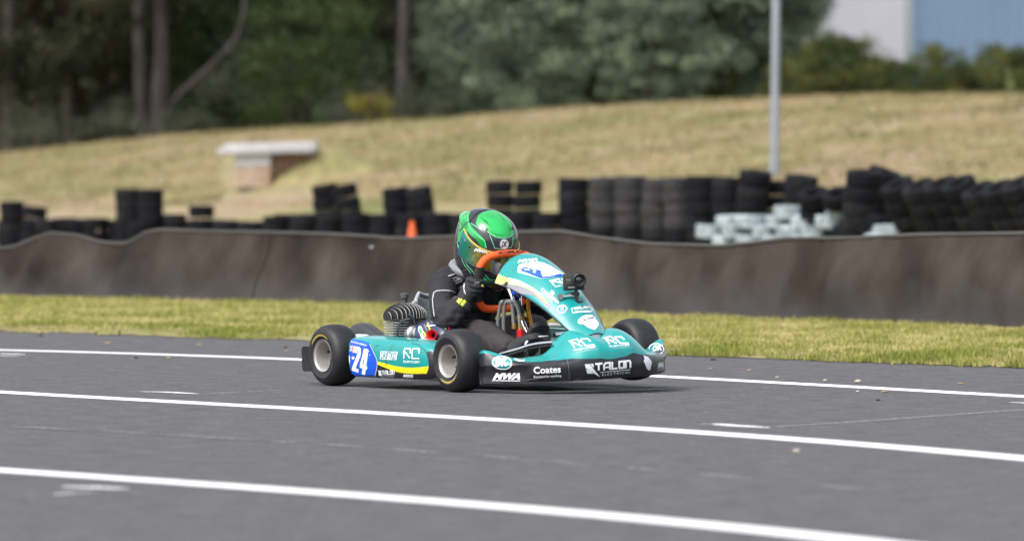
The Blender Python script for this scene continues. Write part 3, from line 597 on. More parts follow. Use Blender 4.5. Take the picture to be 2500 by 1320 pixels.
# wood far behind: one dense mass
C = []; T = []
for _ in range(9000):
    px = random.uniform(-600, 1930); d = random.uniform(146, 166); X = (px - 1250) / F * d; z = random.uniform(-.2, 12) * random.uniform(.55, 1)
    n = 28; q = RNG.normal(0, .5, (n, 3)); C.append(q + [X, d, z]); T.append(np.clip(RNG.normal(random.gauss(.4, .25), .15, n), 0, 1))
o = link('far_woodland', leaves_mesh('far_woodland', np.concatenate(C), .45, m_euc, aspect=.5, tint=np.concatenate(T)), None, None, False); tag(o, 'dense dark woodland far behind the nearer trees', 'woodland', None, 'stuff')
# --- shed
sd = 138.; cx_ = (2226 - 1250) / F * sd; shed = empty('shed', (cx_, sd, 1.5)); tag(shed, 'big metal shed with one white wall and one blue wall', 'building')
m_white = mat('white_cladding', (.30, .31, .355), .55, var=.05, scale=.6); m_blue = mat('blue_cladding', (.165, .25, .385), .5, var=.05, scale=.6)
def clad(name, p0, p1, h, m):
    p0 = Vector(p0); p1 = Vector(p1); d = (p1 - p0); L = d.length; d /= L; nrm = Vector((d.y, -d.x, 0)); pitch = .38; k = 0; bot = []; u = 0
    pan = 0
    while u < L:
        end = min(u + pitch * 2, L); pts = []; v = u
        while v < end - 1e-4:
            for a, o_ in ((0, 0), (.24, 0), (.28, .006), (.34, .006), (.38, 0)):
                w = v + a
                if w <= end + 1e-4: pts.append(p0 + d * w + nrm * o_)
            v += pitch
        MB().grid([pts, [p + Vector((0, 0, h)) for p in pts]], flip=False).build('wall_panel', m, shed, False)
        u = end + .004
e1 = Vector((-4.6, 2.3, -.6)); e2 = Vector((11, 5.5, -.6))
clad('white_wall', e1, (0, 0, -.6), 9, m_white); clad('blue_wall', (0, 0, -.6), e2, 9, m_blue)
MB().box((0, -.02, 3.9), (.09, .09, 9), bev=.01).build('corner_trim', mat('trim', (.2, .27, .36), .5), shed, False)
MB().add([(e1.x, e1.y, 8.5), (0, -.2, 8.5), (e2.x, e2.y, 8.5), (-3, 18, 9.6)], [(0, 1, 2, 3)]).build('roof', m_white, shed, False)
gp = empty('timber_post', base_at(2466, 98)); tag(gp, 'pale green timber post standing in the hedge before the blue wall', 'post')
MB().box((0, 0, .3), (.13, .13, .95), bev=.012).build('shaft', mat('green_timber', (.13, .17, .07), .9, var=.2, scale=6), gp, False); MB().box((0, 0, .79), (.15, .15, .03), bev=.006).build('cap', mat('green_timber', (0, 0, 0)), gp, False)

# ================================================================== THE KART  (local axes: x forward, y left, z up; origin under the rear axle)
LT = LD * math.cos(ROLL) + Vector((0, 0, math.sin(ROLL))); UT = Vector((0, 0, math.cos(ROLL))) - LD * math.sin(ROLL)
WB, TF, TR, WR = .95, .468, .487, .130
K0 = ground(1118, 957) - HD * WB + LT * TF
KM = Matrix((HD, LT, UT)).transposed()
KI = KM.transposed(); CAML = KI @ (CAMP - K0)
def kray(x, y): return (KI @ ray(x, y)).normalized()
def kpix(p):                      # kart point -> photo pixel
    v = K0 + KM @ Vector(p) - CAMP; d = v.dot(FW); return CX + F * v.x / d, CY - F * v.dot(UPV) / d
def inv(x, y, a=None, b=None, z=None):
    r = kray(x, y); i = 0 if a is not None else 1 if b is not None else 2; v = (a, b, z)[i]
    return CAML + r * ((v - CAML[i]) / r[i])
TF, TR = .452, .461       # wheel centres
KART = empty('racing_kart', K0); KART.rotation_euler = KM.to_euler(); tag(KART, 'teal and black racing kart number 24 on the asphalt', 'kart')

m_teal = mat('teal_plastic', (.003, .27, .262), .3, var=.05, scale=6, coat=.4, dirt=(.01, .16, .155), dirt_amt=.35)
m_blk = mat('black_plastic', (.011, .012, .018), .38, var=.2, scale=7, coat=.2, dirt=(.05, .05, .055), dirt_amt=.35)
m_rubber = mat('kart_rubber', (.0095, .010, .0125), .55, var=.25, scale=9, bump=.06, bscale=90, dirt=(.03, .03, .031), dirt_amt=.4)
m_rim = mat('magnesium_rim', (.36, .35, .335), .42, .35, var=.1, scale=12, dirt=(.25, .22, .19), dirt_amt=.4)
m_chr = mat('chrome', (.78, .78, .8), .16, 1., var=.04); m_dark = mat('dark_metal', (.03, .03, .033), .45, .4, var=.2)
m_alu = mat('cast_alloy', (.42, .42, .43), .4, .85, var=.1, scale=30); m_fin = mat('fin_edge_alloy', (.5, .5, .5), .4, .3, var=.08, scale=30); m_finb = mat('black_fin', (.018, .018, .019), .55, var=.2, scale=30)
m_orng = mat('orange_suede', (.78, .10, .012), .7, var=.1, scale=30, bump=.05, bscale=200); m_seat = mat('grey_fibreglass', (.22, .24, .25), .4, var=.2, scale=60, coat=.2)
m_wht = mat('white_print', (.80, .82, .84), .4, var=.03); m_yel = mat('yellow_print', (.80, .68, .01), .38, var=.04); m_blu = mat('blue_print', (.004, .085, .62), .38, var=.06, scale=5)
m_gryp = mat('grey_print', (.22, .22, .26), .4, var=.04); m_palec = mat('pale_yellow_print', (.62, .62, .16), .38, var=.05); m_red = mat('red_print', (.62, .012, .016), .4, var=.05)
m_navy = mat('navy_plastic', (.02, .026, .075), .3, var=.1, coat=.3); m_grn = mat('green_print', (.03, .42, .10), .35, var=.05)
m_clr = mat('clear_hose', (.36, .39, .38), .25, var=.05, trans=.55); m_amber = mat('amber_hose', (.62, .27, .015), .3, var=.05, trans=.2); m_brass = mat('brass', (.6, .42, .14), .35, .9)

def bvh(o):
    me = o.data; return BVHTree.FromPolygons([v.co.copy() for v in me.vertices], [list(p.vertices) for p in me.polygons])
class Dec:
    """printed shapes laid on a surface: 2-D loops in photo pixels are dropped onto the part they belong to and become thin real geometry"""
    def __init__(s, part, M4=None): s.part = part; s.b = bvh(part); s.n = 0
    def _lay(s, V2, tris, name, m, off, cell):
        b = bmesh.new(); vs = [b.verts.new((x, y, 0)) for x, y in V2]
        for t in tris:
            try: b.faces.new([vs[i] for i in t])
            except ValueError: pass
        if not b.faces: b.free(); return
        xs_ = [v[0] for v in V2]; ys_ = [v[1] for v in V2]
        for ax, lo, hi in ((0, min(xs_), max(xs_)), (1, min(ys_), max(ys_))):
            k = math.floor(lo / cell) + 1
            while k * cell < hi:
                co = [0, 0, 0]; co[ax] = k * cell; no = [0, 0, 0]; no[ax] = 1
                bmesh.ops.bisect_plane(b, geom=b.verts[:] + b.edges[:] + b.faces[:], plane_co=co, plane_no=no); k += 1
        bad = []
        for v in b.verts:
            r = kray(v.co.x, v.co.y); h = s.b.ray_cast(CAML, r)
            if h[0] is None: bad.append(v); continue
            n_ = h[1]; n_ = -n_ if n_.dot(r) > 0 else n_
            if n_.dot(r) > -.06: bad.append(v); continue
            v.co = h[0] + n_ * off
        bmesh.ops.delete(b, geom=bad, context='VERTS')
        if not b.faces: b.free(); return
        # drop faces that bridge a gap
        long = [f for f in b.faces if max(e.calc_length() for e in f.edges) > cell * .0019 * 4.5]
        bmesh.ops.delete(b, geom=long, context='FACES')
        bmesh.ops.recalc_face_normals(b, faces=b.faces[:])
        me = bpy.data.meshes.new(name); b.to_mesh(me); b.free()
        return link(name, me, s.part, m, True)
    def poly(s, loops, m, name='printed_shape', off=.0010, cell=6.):
        if not isinstance(loops[0][0], (tuple, list)): loops = [loops]
        V2 = [tuple(p) for l in loops for p in l]; tris = tessellate_polygon([[Vector((x, y, 0)) for x, y in l] for l in loops])
        return s._lay(V2, tris, name, m, off, cell)
    def line(s, pts, w, m, name='printed_line', off=.0014, cell=6., closed=False):
        P = [Vector(p) for p in pts]; n = len(P); A = []; B = []
        for i, p in enumerate(P):
            a = P[(i - 1) % n] if closed or i else P[0]; c = P[(i + 1) % n] if closed or i < n - 1 else P[-1]
            d1 = (p - a).normalized() if (p - a).length else None; d2 = (c - p).normalized() if (c - p).length else None
            d1 = d1 or d2; d2 = d2 or d1; n1 = Vector((-d1.y, d1.x)); n2 = Vector((-d2.y, d2.x)); nn = (n1 + n2).normalized(); k = w / 2 / max(.45, nn.dot(n1))
            A.append(p + nn * k); B.append(p - nn * k)
        V2 = [tuple(p) for p in A + B]; m_ = n if closed else n - 1
        return s._lay(V2, [(i, (i + 1) % n, n + (i + 1) % n, n + i) for i in range(m_)], name, m, off, cell)
    def text(s, txt, bl, br, tl, m, bold=0., shear=0., name='lettering', off=.0016, cell=6., space=1.):
        cu = bpy.data.curves.new('t', 'FONT'); cu.body = txt; cu.offset = bold; cu.shear = shear; cu.space_character = space; cu.resolution_u = 3
        ob = bpy.data.objects.new('t', cu); me = bpy.data.meshes.new_from_object(ob)
        co = np.array([v.co[:2] for v in me.vertices]); lo = co.min(0); sz = co.max(0) - lo; uv = (co - lo) / sz
        V2 = [(bl[0] + (br[0] - bl[0]) * u + (tl[0] - bl[0]) * v, bl[1] + (br[1] - bl[1]) * u + (tl[1] - bl[1]) * v) for u, v in uv]
        tris = [tuple(p.vertices) for p in me.polygons]
        o = s._lay(V2, tris, name, m, off, cell); bpy.data.objects.remove(ob); bpy.data.curves.remove(cu); bpy.data.meshes.remove(me); return o
def Zm(ox, oy, sc):
    return lambda *pts: [(ox + x / sc, oy + y / sc) for x, y in pts]
def ellipse(cx, cy, rx, ry, n=28, rot=0.):
    c, s_ = math.cos(rot), math.sin(rot); return [(cx + rx * math.cos(k / n * math.tau) * c - ry * math.sin(k / n * math.tau) * s_, cy + rx * math.cos(k / n * math.tau) * s_ + ry * math.sin(k / n * math.tau) * c) for k in range(n)]

# ---- wheels
def wheel(a, b, side, w, lit):
    """side -1: outer face to the right"""
    c = Vector((a, b, WR)); M4 = Matrix.Translation(c) @ frame((0, side, 0), (1, 0, 0)).to_4x4()
    h = w / 2; rr = .0655
    rim = MB().lathe([(.006, h * .10), (.02, h * .12), (.034, h * .02), (.05, -h * .10), (.0555, h * .2), (.0565, h * .70), (.059, h * .86), (.0655, h * .90), (.0685, h * .98), (.0685, h * .84), (.062, h * .78), (.058, 0), (.062, -h * .8), (.0685, -h * .85), (.0685, -h * .95), (.060, -h * .9), (.054, -h * .5), (.03, -h * .3), (.0, -h * .3)], M4, 48).build('wheel', m_rim, KART)
    prof = [(.068, h * .86), (.071, h * .93), (.080, h * 1.0), (.0945, h * 1.035), (.0955, h * 1.045), (.0968, h * 1.035), (.108, h * .99), (.1185, h * .86), (.1255, h * .64), (.1290, h * .34), (.130, 0), (.1290, -h * .34), (.1255, -h * .64), (.1185, -h * .86), (.108, -h * .99), (.094, -h * 1.02), (.08, -h), (.071, -h * .93), (.068, -h * .86)]
    MB().lathe(prof, M4, 72).build('tyre', m_rubber, rim, True, 60)
    hb = MB().lathe([(.0, h * .22), (.010, h * .22), (.012, h * .1), (.02, h * .08), (.02, -h * .2)], M4, 20)
    for k in range(3): q = M4 @ Vector((.026 * math.cos(k * 2.094 + .5), .026 * math.sin(k * 2.094 + .5), h * .1)); hb.tube([q - Vector((0, side * .004, 0)), q + Vector((0, side * .016, 0))], .0045, 8)
    hb.build('hub', m_dark, rim)
    if lit:     # yellow maker's band on the side wall
        rows = []
        for k in range(25):
            t = lit[0] + (lit[1] - lit[0]) * k / 24; f = min(1, 5 * min(k, 24 - k) / 24 + .25); r0, r1 = .0865 - .0035 * f, .0865 + .0045 * f
            rows.append([M4 @ Vector((r * math.cos(t), r * math.sin(t), h * np.interp(r, [.08, .0945], [1.0, 1.035]) + .0012)) for r in (r0, r1)])
        MB().grid(rows).build('side_wall_band', m_yband, rim, True, None)
    return rim
m_yband = mat('faded_yellow', (.33, .25, .05), .7, var=.2, scale=40)
# angle on the wheel: local x is forward, local y = side x ... ; the band positions follow the photo
wheel(0, -TR, -1, .128, (R(50), R(150))); wheel(WB, -TF, -1, .128, (R(235), R(325)))
wheel(0, TR, 1, .128, None); wheel(WB, .418, 1, .128, None)

# ---- chassis
fr = MB()
for s_ in (-1, 1):
    fr.tube([(-.13, s_ * .26, .075), (.15, s_ * .27, .06), (.45, s_ * .30, .055), (.72, s_ * .22, .055), (1.02, s_ * .17, .06), (1.1, s_ * .15, .07)], .014, 10, smooth=5)
    fr.tube([(WB, s_ * .22, .08), (WB - .01, s_ * .38, .09)], .013, 8)
    fr.tube([(.30, s_ * .30, .06), (.30, s_ * .47, .075), (.70, s_ * .47, .075), (.70, s_ * .24, .06)], .009, 8, smooth=4)
for a, w in ((-.1, .26), (.12, .27), (.45, .30), (.72, .22), (1.03, .17)): fr.tube([(a, -w, .06), (a, w, .06)], .013, 8)
fr.build('chassis_frame', m_dark, KART)
MB().tube([(0, -.40, WR), (0, .40, WR)], .015, 14).build('rear_axle', m_chr, KART)
MB().add([(.5, -.27, .045), (1.06, -.16, .045), (1.06, .16, .045), (.5, .27, .045), (.5, -.27, .049), (1.06, -.16, .049), (1.06, .16, .049), (.5, .27, .049)], [(3, 2, 1, 0), (4, 5, 6, 7), (0, 1, 5, 4), (1, 2, 6, 5), (2, 3, 7, 6), (3, 0, 4, 7)]).build('floor_tray', mat('tray_alloy', (.35, .36, .36), .4, .6, var=.15), KART, False)
MB().tube([(.33, -.43, .052), (.6, -.43, .05), (.83, -.41, .052)], .011, 10).build('nerf_bar', m_chr, KART)
for s_ in (-1, 1):       # chrome bars that carry the nose, and the pedals' side hoops
    MB().tube([(.90, s_ * .215, .14), (1.0, s_ * .205, .16), (1.12, s_ * .20, .183), (1.25, s_ * .19, .195)], .0115, 10, smooth=5).build('bumper_bar', m_chr, KART)
MB().tube([(1.0, -.155, .10), (1.0, -.16, .165), (1.005, -.15, .195), (1.02, -.12, .208), (1.04, -.075, .212)], .009, 10, smooth=5).build('throttle_pedal', m_chr, KART)
MB().tube([(.93, .11, .08), (.93, .11, .19), (.94, .08, .21), (.95, .02, .21)], .009, 10, smooth=4).build('brake_pedal', m_chr, KART)
# steering column with its boot and the carrier plate
c0, c1 = Vector((.637, 0, .415)), Vector((.835, 0, .135)); cd = (c1 - c0).normalized()
MB().tube([c0, c1], .0115, 14).build('steering_column', m_chr, KART)
MB().tube([c0 + cd * .085, c0 + cd * .095, c0 + cd * .155, c0 + cd * .16], [.016, .024, .026, .022], 16).build('column_boot', mat('black_rubber', (.02, .02, .022), .7), KART)
MB().tube([c0 + cd * .162, c0 + cd * .18], .026, 18).build('column_clamp', m_brass, KART)
pl = empty_plate = MB().box(c0 + cd * .02 + Vector((.03, 0, .005)), (.012, .05, .09), rot=frame(cd), bev=.004).build('data_unit', mat('anodised_blue', (.01, .10, .62), .35, .4), KART)
for s_ in (-1, 1): MB().tube([c0 + cd * .01 + Vector((.045, s_ * .035, .05)), c0 + cd * .12 + Vector((.012, s_ * .012, 0))], .0045, 8).build('panel_strut', m_chr, KART)
# steering wheel
UW = Vector((.285, 0, .958)); SWC = Vector((.615, 0, .428)); BW = Vector((0, 1, 0))
def swp(u, v): return SWC + BW * u + UW * v
ring = [swp(u, v) for u, v in ((-.128, .02), (-.132, .065), (-.105, .105), (-.05, .119), (0, .121), (.05, .119), (.105, .105), (.132, .065), (.128, .02), (.13, -.03), (.118, -.075), (.085, -.112), (.04, -.12), (0, -.121), (-.04, -.12), (-.085, -.112), (-.118, -.075), (-.13, -.03))]
SW = MB().tube(ring, .0165, 14, closed=True, smooth=5).build('steering_wheel', m_orng, KART)
MB().tube([swp(-.131, .072), swp(-.129, .02), swp(-.129, -.03), swp(-.117, -.078)], .0192, 14, smooth=5).build('grip', mat('black_suede', (.016, .016, .018), .85), SW)
MB().tube([swp(.131, .072), swp(.129, .02), swp(.129, -.03), swp(.117, -.078)], .0192, 14, smooth=5).build('grip', mat('black_suede', (0, 0, 0)), SW)
for u0, u1 in ((-.125, 0), (.125, 0)): MB().tube([swp(u0, -.005), swp(u0 * .5, -.002) + Vector((.012, 0, 0)), swp(0, 0) + Vector((.02, 0, -.005))], .008, 8, smooth=4).build('spoke', m_dark, SW)
MB().lathe([(.0, -.012), (.032, -.012), (.036, 0), (.032, .012), (0, .012)], Matrix.Translation(swp(0, 0) + Vector((.015, 0, -.004))) @ frame(cd).to_4x4(), 24).build('boss', m_dark, SW)
MB().box(swp(-.055, .06) + Vector((.012, 0, 0)), (.022, .058, .07), rot=frame(UW.cross(BW), BW), bev=.012).build('dash_unit', mat('dash_grey', (.09, .09, .1), .4), SW)
# hoses
MB().tube([(.69, -.06, .17), (.69, -.058, .27), (.70, -.055, .335), (.715, -.045, .35), (.73, -.04, .33), (.745, -.045, .25)], .0078, 10, smooth=6).build('clear_hose', m_clr, KART)
MB().tube([(.67, -.075, .17), (.672, -.075, .26), (.69, -.07, .34), (.70, -.065, .345)], .0078, 10, smooth=6).build('clear_hose', m_clr, KART)
MB().tube([(.715, -.05, .345), (.745, -.035, .345), (.765, -.03, .30), (.775, -.035, .245)], .0075, 10, smooth=6).build('clear_hose', m_clr, KART)
for p in ((.747, -.045, .235), (.778, -.035, .232)): MB().tube([p, (p[0], p[1], p[2] + .022)], .0095, 12).build('hose_fitting', m_brass, KART)
MB().tube([(.78, -.035, .195), (.78, -.035, .232)], .0165, 12).build('filler_cap', m_red, KART)
MB().tube([(.76, .03, .38), (.74, .035, .34), (.735, .04, .30), (.755, .035, .26), (.775, .03, .22), (.78, .03, .17)], .0082, 10, smooth=6).build('amber_hose', m_amber, KART)
MB().box((.72, -.01, .125), (.16, .17, .11), bev=.02).build('fuel_tank', mat('tank_plastic', (.42, .43, .41), .5, var=.1), KART)
MB().box((.70, -.01, .19), (.13, .12, .025), bev=.008).build('tank_strap', m_dark, KART)
# seat
rows = []
for k in range(13):
    v = k / 12; r = []
    for j in range(17):
        u = -1 + j / 8; au = abs(u)
        zc = .06 + .30 * max(0, (v - .25) / .75) ** 1.05; a = .47 - .33 * min(1, v / .45) ** .9 - .075 * max(0, v - .45)
        lift = au ** 2.2 * (.17 if v < .5 else .17 * max(0, 1 - (v - .5) * 1.4)); fwd = au ** 2.4 * .16 * max(0, v - .25)
        w = .165 + .02 * v
        r.append(Vector((a + fwd, u * w, min(zc + lift, .385 - .10 * max(0, au - .55) * (v > .6)))))
    rows.append(r)
seat = MB().grid(rows).build('seat', m_seat, KART); sm = seat.modifiers.new('s', 'SOLIDIFY'); sm.thickness = .008
MB().tube(rows[-1], .008, 8).build('seat_rim', mat('seat_edge', (.34, .36, .37), .5), seat)
MB().tube([r[0] for r in rows], .008, 8).build('seat_rim', mat('seat_edge', (0, 0, 0)), seat)

# ---- side pods
m_podk = [m_teal, m_blk]
def side_pod(s_):
    st = [(.165, .203, .052, .487, .40), (.172, .209, .046, .498, .38), (.20, .211, .044, .503, .37), (.30, .210, .043, .507, .365), (.45, .207, .043, .508, .365), (.58, .204, .044, .506, .365), (.68, .200, .046, .503, .365), (.735, .194, .049, .499, .366), (.775, .183, .052, .492, .367), (.803, .168, .056, .481, .368), (.822, .148, .063, .465, .37), (.834, .126, .075, .445, .372), (.838, .11, .088, .43, .375)]
    rows = []
    for a, zt, zb, bo, bi in st:
        h = zt - zb; c = [(bi, zt + .001), (bi + (bo - bi) * .45, zt + .003), (bo - .045, zt), (bo - .022, zt - .004), (bo - .009, zt - .013), (bo - .003, zt - .028), (bo, zb + h * .62), (bo + .001, zb + h * .42), (bo - .002, zb + h * .22), (bo - .008, zb + .012), (bo - .02, zb + .002), (bo - .05, zb), (bi, zb + .004)]
        rows.append([Vector((a, s_ * b, z)) for b, z in c])
    mb = MB(); n = len(rows[0])
    for i in range(len(rows) - 1):
        for j in range(n):
            q = [rows[i][j], rows[i][(j + 1) % n], rows[i + 1][(j + 1) % n], rows[i + 1][j]]
            mb.add(q if s_ < 0 else q[::-1], [(0, 1, 2, 3)], 1 if 8 <= j <= 11 or (i >= 9 and j > 4) else 0)
    mb.add(rows[0], [tuple(range(n)) if s_ > 0 else tuple(range(n))[::-1]], 0); mb.add(rows[-1], [tuple(range(n)) if s_ < 0 else tuple(range(n))[::-1]], 1)
    me = bpy.data.meshes.new('side_pod'); me.from_pydata([tuple(v) for v in mb.V], [], mb.F); b = bmesh.new(); b.from_mesh(me)
    for f, k in zip(b.faces, mb.mi): f.material_index = k
    bmesh.ops.remove_doubles(b, verts=b.verts[:], dist=1e-5); bmesh.ops.recalc_face_normals(b, faces=b.faces[:]); b.to_mesh(me); b.free()
    me.materials.append(m_teal); me.materials.append(m_blk)
    o = link('side_pod', me, KART, None, True, 45); o.data.update(); return o
POD = side_pod(-1); PODL = side_pod(1)
MB().tube([(.38, .385, .221), (.60, .385, .219), (.76, .385, .214)], .009, 10).build('top_glint', mat('white_plastic_and_glint', (.7, .7, .7), .5), PODL)  # white tube standing for the pale reflection along the pod's top
Zp = Zm(830, 780, 7.332)
D = Dec(POD)
D.poly(Zp((560, 740), (668, 742), (760, 762), (900, 815), (1050, 845), (1200, 858), (1340, 858), (1480, 845), (1700, 815), (1700, 1075), (1300, 1082), (1000, 1080), (560, 1060)), m_blk, 'black_panel', .0006, 4)
D.poly(Zp((600, 742), (700, 750), (830, 782), (950, 818), (1060, 838), (1180, 852), (1300, 856), (1440, 848), (1592, 830), (1580, 895), (1555, 960), (1440, 966), (1300, 966), (1160, 958), (1040, 938), (900, 892), (760, 835), (600, 770)), m_yel, 'yellow_swoosh', .0012, 5)
D.line(Zp((1280, 425), (1380, 440), (1470, 490), (1530, 560), (1560, 620), (1590, 740)), 1.2, m_blk, 'panel_seam', .0012, 5)
D.poly(Zp((1560, 570), (1690, 560), (1700, 1010), (1600, 1010), (1575, 960), (1590, 880), (1592, 740)), m_blk, 'black_end', .0012, 4)
D.poly(Zp((140, 380), (165, 345), (250, 352), (400, 378), (520, 412), (545, 470), (600, 580), (650, 690), (672, 770), (668, 860), (650, 930), (630, 1003), (400, 1012), (170, 1012), (150, 960), (165, 800), (170, 640), (160, 500)), m_blu, 'number_panel', .0018, 4)
D.line(Zp((540, 440), (600, 560), (660, 690), (676, 770), (670, 860), (650, 940), (632, 1003)), 1.0, m_wht, 'panel_edge', .0024, 5)
D.line(Zp((178, 640), (180, 760), (172, 880), (168, 940)), 2.2, m_wht, 'panel_edge', .0024, 5)
g2 = Zp((252, 580), (258, 530), (280, 490), (320, 476), (360, 488), (385, 520), (386, 590), (370, 660), (340, 740), (308, 815), (290, 865), (345, 885), (338, 945), (222, 908), (225, 850), (262, 760), (300, 670), (326, 590), (326, 548), (314, 548), (308, 580), (300, 600))
D.poly(g2, m_wht, 'number', .0026, 6)
g4 = [Zp((440, 512), (518, 530), (480, 828), (500, 834), (492, 890), (474, 886), (456, 985), (396, 966), (412, 870), (362, 855), (366, 790), (410, 640)), Zp((448, 645), (418, 760), (412, 806), (428, 810))]
D.poly(g4, m_wht, 'number', .0026, 6)
for p, w, m in ((Zp((195, 470), (275, 575)), 2.2, m_wht), (Zp((280, 470), (190, 560)), 2.2, m_wht), (Zp((232, 455), (240, 590)), 3.2, m_wht), (Zp((190, 515), (285, 520)), 3.2, m_wht), (Zp((232, 455), (240, 590)), 1.4, m_red), (Zp((190, 515), (285, 520)), 1.4, m_red)):
    D.line(p, w, m, 'flag_cross', .0024 if m is m_wht else .0030, 5)
def star(cx, cy, r, n=7): return [(cx + (r if k % 2 == 0 else r * .42) * math.cos(k * math.pi / n - 1.57), cy + (r if k % 2 == 0 else r * .42) * math.sin(k * math.pi / n - 1.57)) for k in range(2 * n)]
for x, y, r_ in ((245, 683, 5.6), (522, 568, 1.7), (540, 630, 1.7), (508, 670, .9), (492, 722, 1.6), (470, 860, 1.2)): D.poly(star(830 + x / 7.332, 780 + y / 7.332, r_), m_wht, 'flag_star', .0026, 6)
q = Zp((200, 408), (485, 478), (208, 376)); D.text('ANTONIO ORNELAS', q[0], q[1], q[2], m_wht, .01, .25, off=.0026)
D.poly(Zp((733, 562), (1040, 575), (1018, 722), (720, 708)), m_wht, 'badge', .0018, 6)
q = Zp((735, 700), (1010, 712), (748, 572)); D.text('DRIFTKID', q[0], q[1], q[2], m_teal, .012, .12, off=.0026, space=.95)
for p in (((1150, 695), (1150, 560), (1172, 512), (1265, 518), (1265, 600)), ((1150, 545), (1258, 690)), ((1420, 605), (1420, 520), (1318, 518), (1298, 540), (1298, 690), (1425, 692))): D.line(Zp(*p), 2.8, m_wht, 'logo_stroke', .0018, 6)
q = Zp((1143, 770), (1428, 780), (1143, 728)); D.text('RUBYCORP', q[0], q[1], q[2], m_wht, .014, off=.0018)
q = Zp((1175, 814), (1405, 820), (1175, 798)); D.text('CONSTRUCTION', q[0], q[1], q[2], m_teal, 0, off=.0020, space=1.2)
def talon(D, bl, br, tl, w, off):
    """angular TALON lettering with its slashed square, ELECTRICAL below a rule"""
    f = lambda u, v: (bl[0] + (br[0] - bl[0]) * u + (tl[0] - bl[0]) * v, bl[1] + (br[1] - bl[1]) * u + (tl[1] - bl[1]) * v)
    S = lambda pts, ww=w: D.line([f(*p) for p in pts], ww, m_wht, 'logo_stroke', off, 6)
    D.poly([f(0, 1), f(.10, 1.0), f(.34, -.42), f(.26, -.20), f(.02, .62)], m_wht, 'logo_slash', off, 6); D.poly([f(.115, 1), f(.185, .98), f(.20, .55), f(.165, .72)], m_wht, 'logo_slash', off, 6); D.poly([f(.03, .52), f(.05, .05), f(.19, -.02), f(.13, .25)], m_wht, 'logo_slash', off, 6)
    S([(.225, .93), (.385, .93)]); S([(.305, .9), (.305, .25)])
    S([(.42, .22), (.42, .75), (.46, .93), (.55, .93), (.55, .22)]); S([(.42, .5), (.55, .5)], w * .8); S([(.60, 1.0), (.60, .30), (.715, .30)])
    S([(.755, .3), (.755, .95), (.86, .95), (.86, .3), (.745, .3)]); S([(.90, .24), (.90, .95), (.985, .95), (1.0, .8), (1.0, .24)])
    S([(.33, .05), (1.0, .05)], w * .3); D.text('ELECTRICAL', f(.38, -.33), f(1.0, -.33), f(.38, -.08), m_wht, 0, off=off, space=1.4)
D.line(Zp((965, 440), (930, 470), (885, 560), (855, 590)), 1.1, m_gryp, 'scuff', .0020, 5); D.line(Zp((815, 720), (840, 790), (835, 830)), .8, m_blk, 'scuff', .0022, 5); D.line(Zp((640, 480), (700, 455)), .9, m_blk, 'scuff', .0014, 5)
talon(D, Zp((690, 1000))[0], Zp((975, 1000))[0], Zp((690, 905))[0], 2.0, .0018)
q = Zp((1125, 1036), (1310, 1040), (1135, 972)); D.text('MWA', q[0], q[1], q[2], m_wht, .05, .3, off=.0018)

# ---- front fairing (nose)
def nose_af(b): return float(np.interp(abs(b), [0, .08, .16, .23, .30, .36, .41, .445, .462], [1.430, 1.428, 1.414, 1.376, 1.322, 1.262, 1.20, 1.15, 1.115]))
def nose_zt(b): return float(np.interp(abs(b), [0, .05, .078, .10, .118, .142, .166, .186, .206, .232, .30, .34, .38, .42, .445, .462], [.214, .221, .236, .241, .239, .229, .210, .190, .163, .146, .137, .140, .155, .172, .176, .168]))
def nose_pt(b, t):
    """t 0..1 over the top to the front, 1..2 down the front, 2..3 underneath"""
    af, zt = nose_af(b), nose_zt(b); ab = float(np.interp(abs(b), [.20, .30, .40, .462], [1.235, 1.17, 1.12, 1.108])); zm = .118 + .008 * math.cos(b * 6)
    zm = min(zm, zt - .012); zb = .044 - .004 * (abs(b) > .4)
    if t <= 1: q = t * math.pi / 2; return Vector((ab + (af - ab) * math.sin(q) ** (1.0), b, zm + (zt - zm) * math.cos(q) ** (.7 + 1.3 * min(1, max(0, (abs(b) - .08) / .1)))))
    if t <= 2: u = t - 1; return Vector((af + .006 * math.sin(u * math.pi) - .016 * u * u - (.02 * math.sin(u * math.pi) if abs(b) > .33 else 0), b, zm + (zb - zm) * u))
    u = t - 2; return Vector((af - .016 + (ab - af + .02) * u, b, zb - .004 * math.sin(u * math.pi)))
NB = [(1150, 858), (1178, 860), (1210, 870), (1250, 880), (1290, 884), (1320, 882), (1350, 877), (1385, 874), (1420, 876), (1460, 877), (1500, 874), (1530, 868), (1553, 861), (1566, 862), (1580, 868), (1595, 862), (1612, 846), (1640, 828)]
bs = sorted(set([round(-.462 + i * .0165, 4) for i in range(57)] + [.462]))
cols = []; nT = 14; TB = []
for b in bs:
    lo, hi = 0., 2.; g = lambda t: (lambda p: p[1] - interp(NB, p[0]))(kpix(nose_pt(b, t)))
    ts_ = [i * .02 for i in range(101)]; tb = 1.
    for t0, t1 in zip(ts_, ts_[1:]):
        if g(t0) <= 0 < g(t1): tb = t1; break
    TB.append(min(1.5, max(.12, tb)))
TBp = [TB[0]] * 3 + TB + [TB[-1]] * 3; TB = [sum(TBp[i:i + 7]) / 7 for i in range(len(TB))]
for b, tb in zip(bs, TB):
    cols.append(([nose_pt(b, tb * k / nT) for k in range(nT + 1)] + [nose_pt(b, tb + (2 - tb) * k / 10) for k in range(1, 11)] + [nose_pt(b, 2 + k / 4) for k in range(1, 5)], tb))
mb = MB(); rowsN = [[c[0][k] for c in cols] for k in range(len(cols[0][0]))]
mb.grid(rowsN[:nT + 1], mi=0, flip=True); mb.grid(rowsN[nT:], mi=1, flip=True)
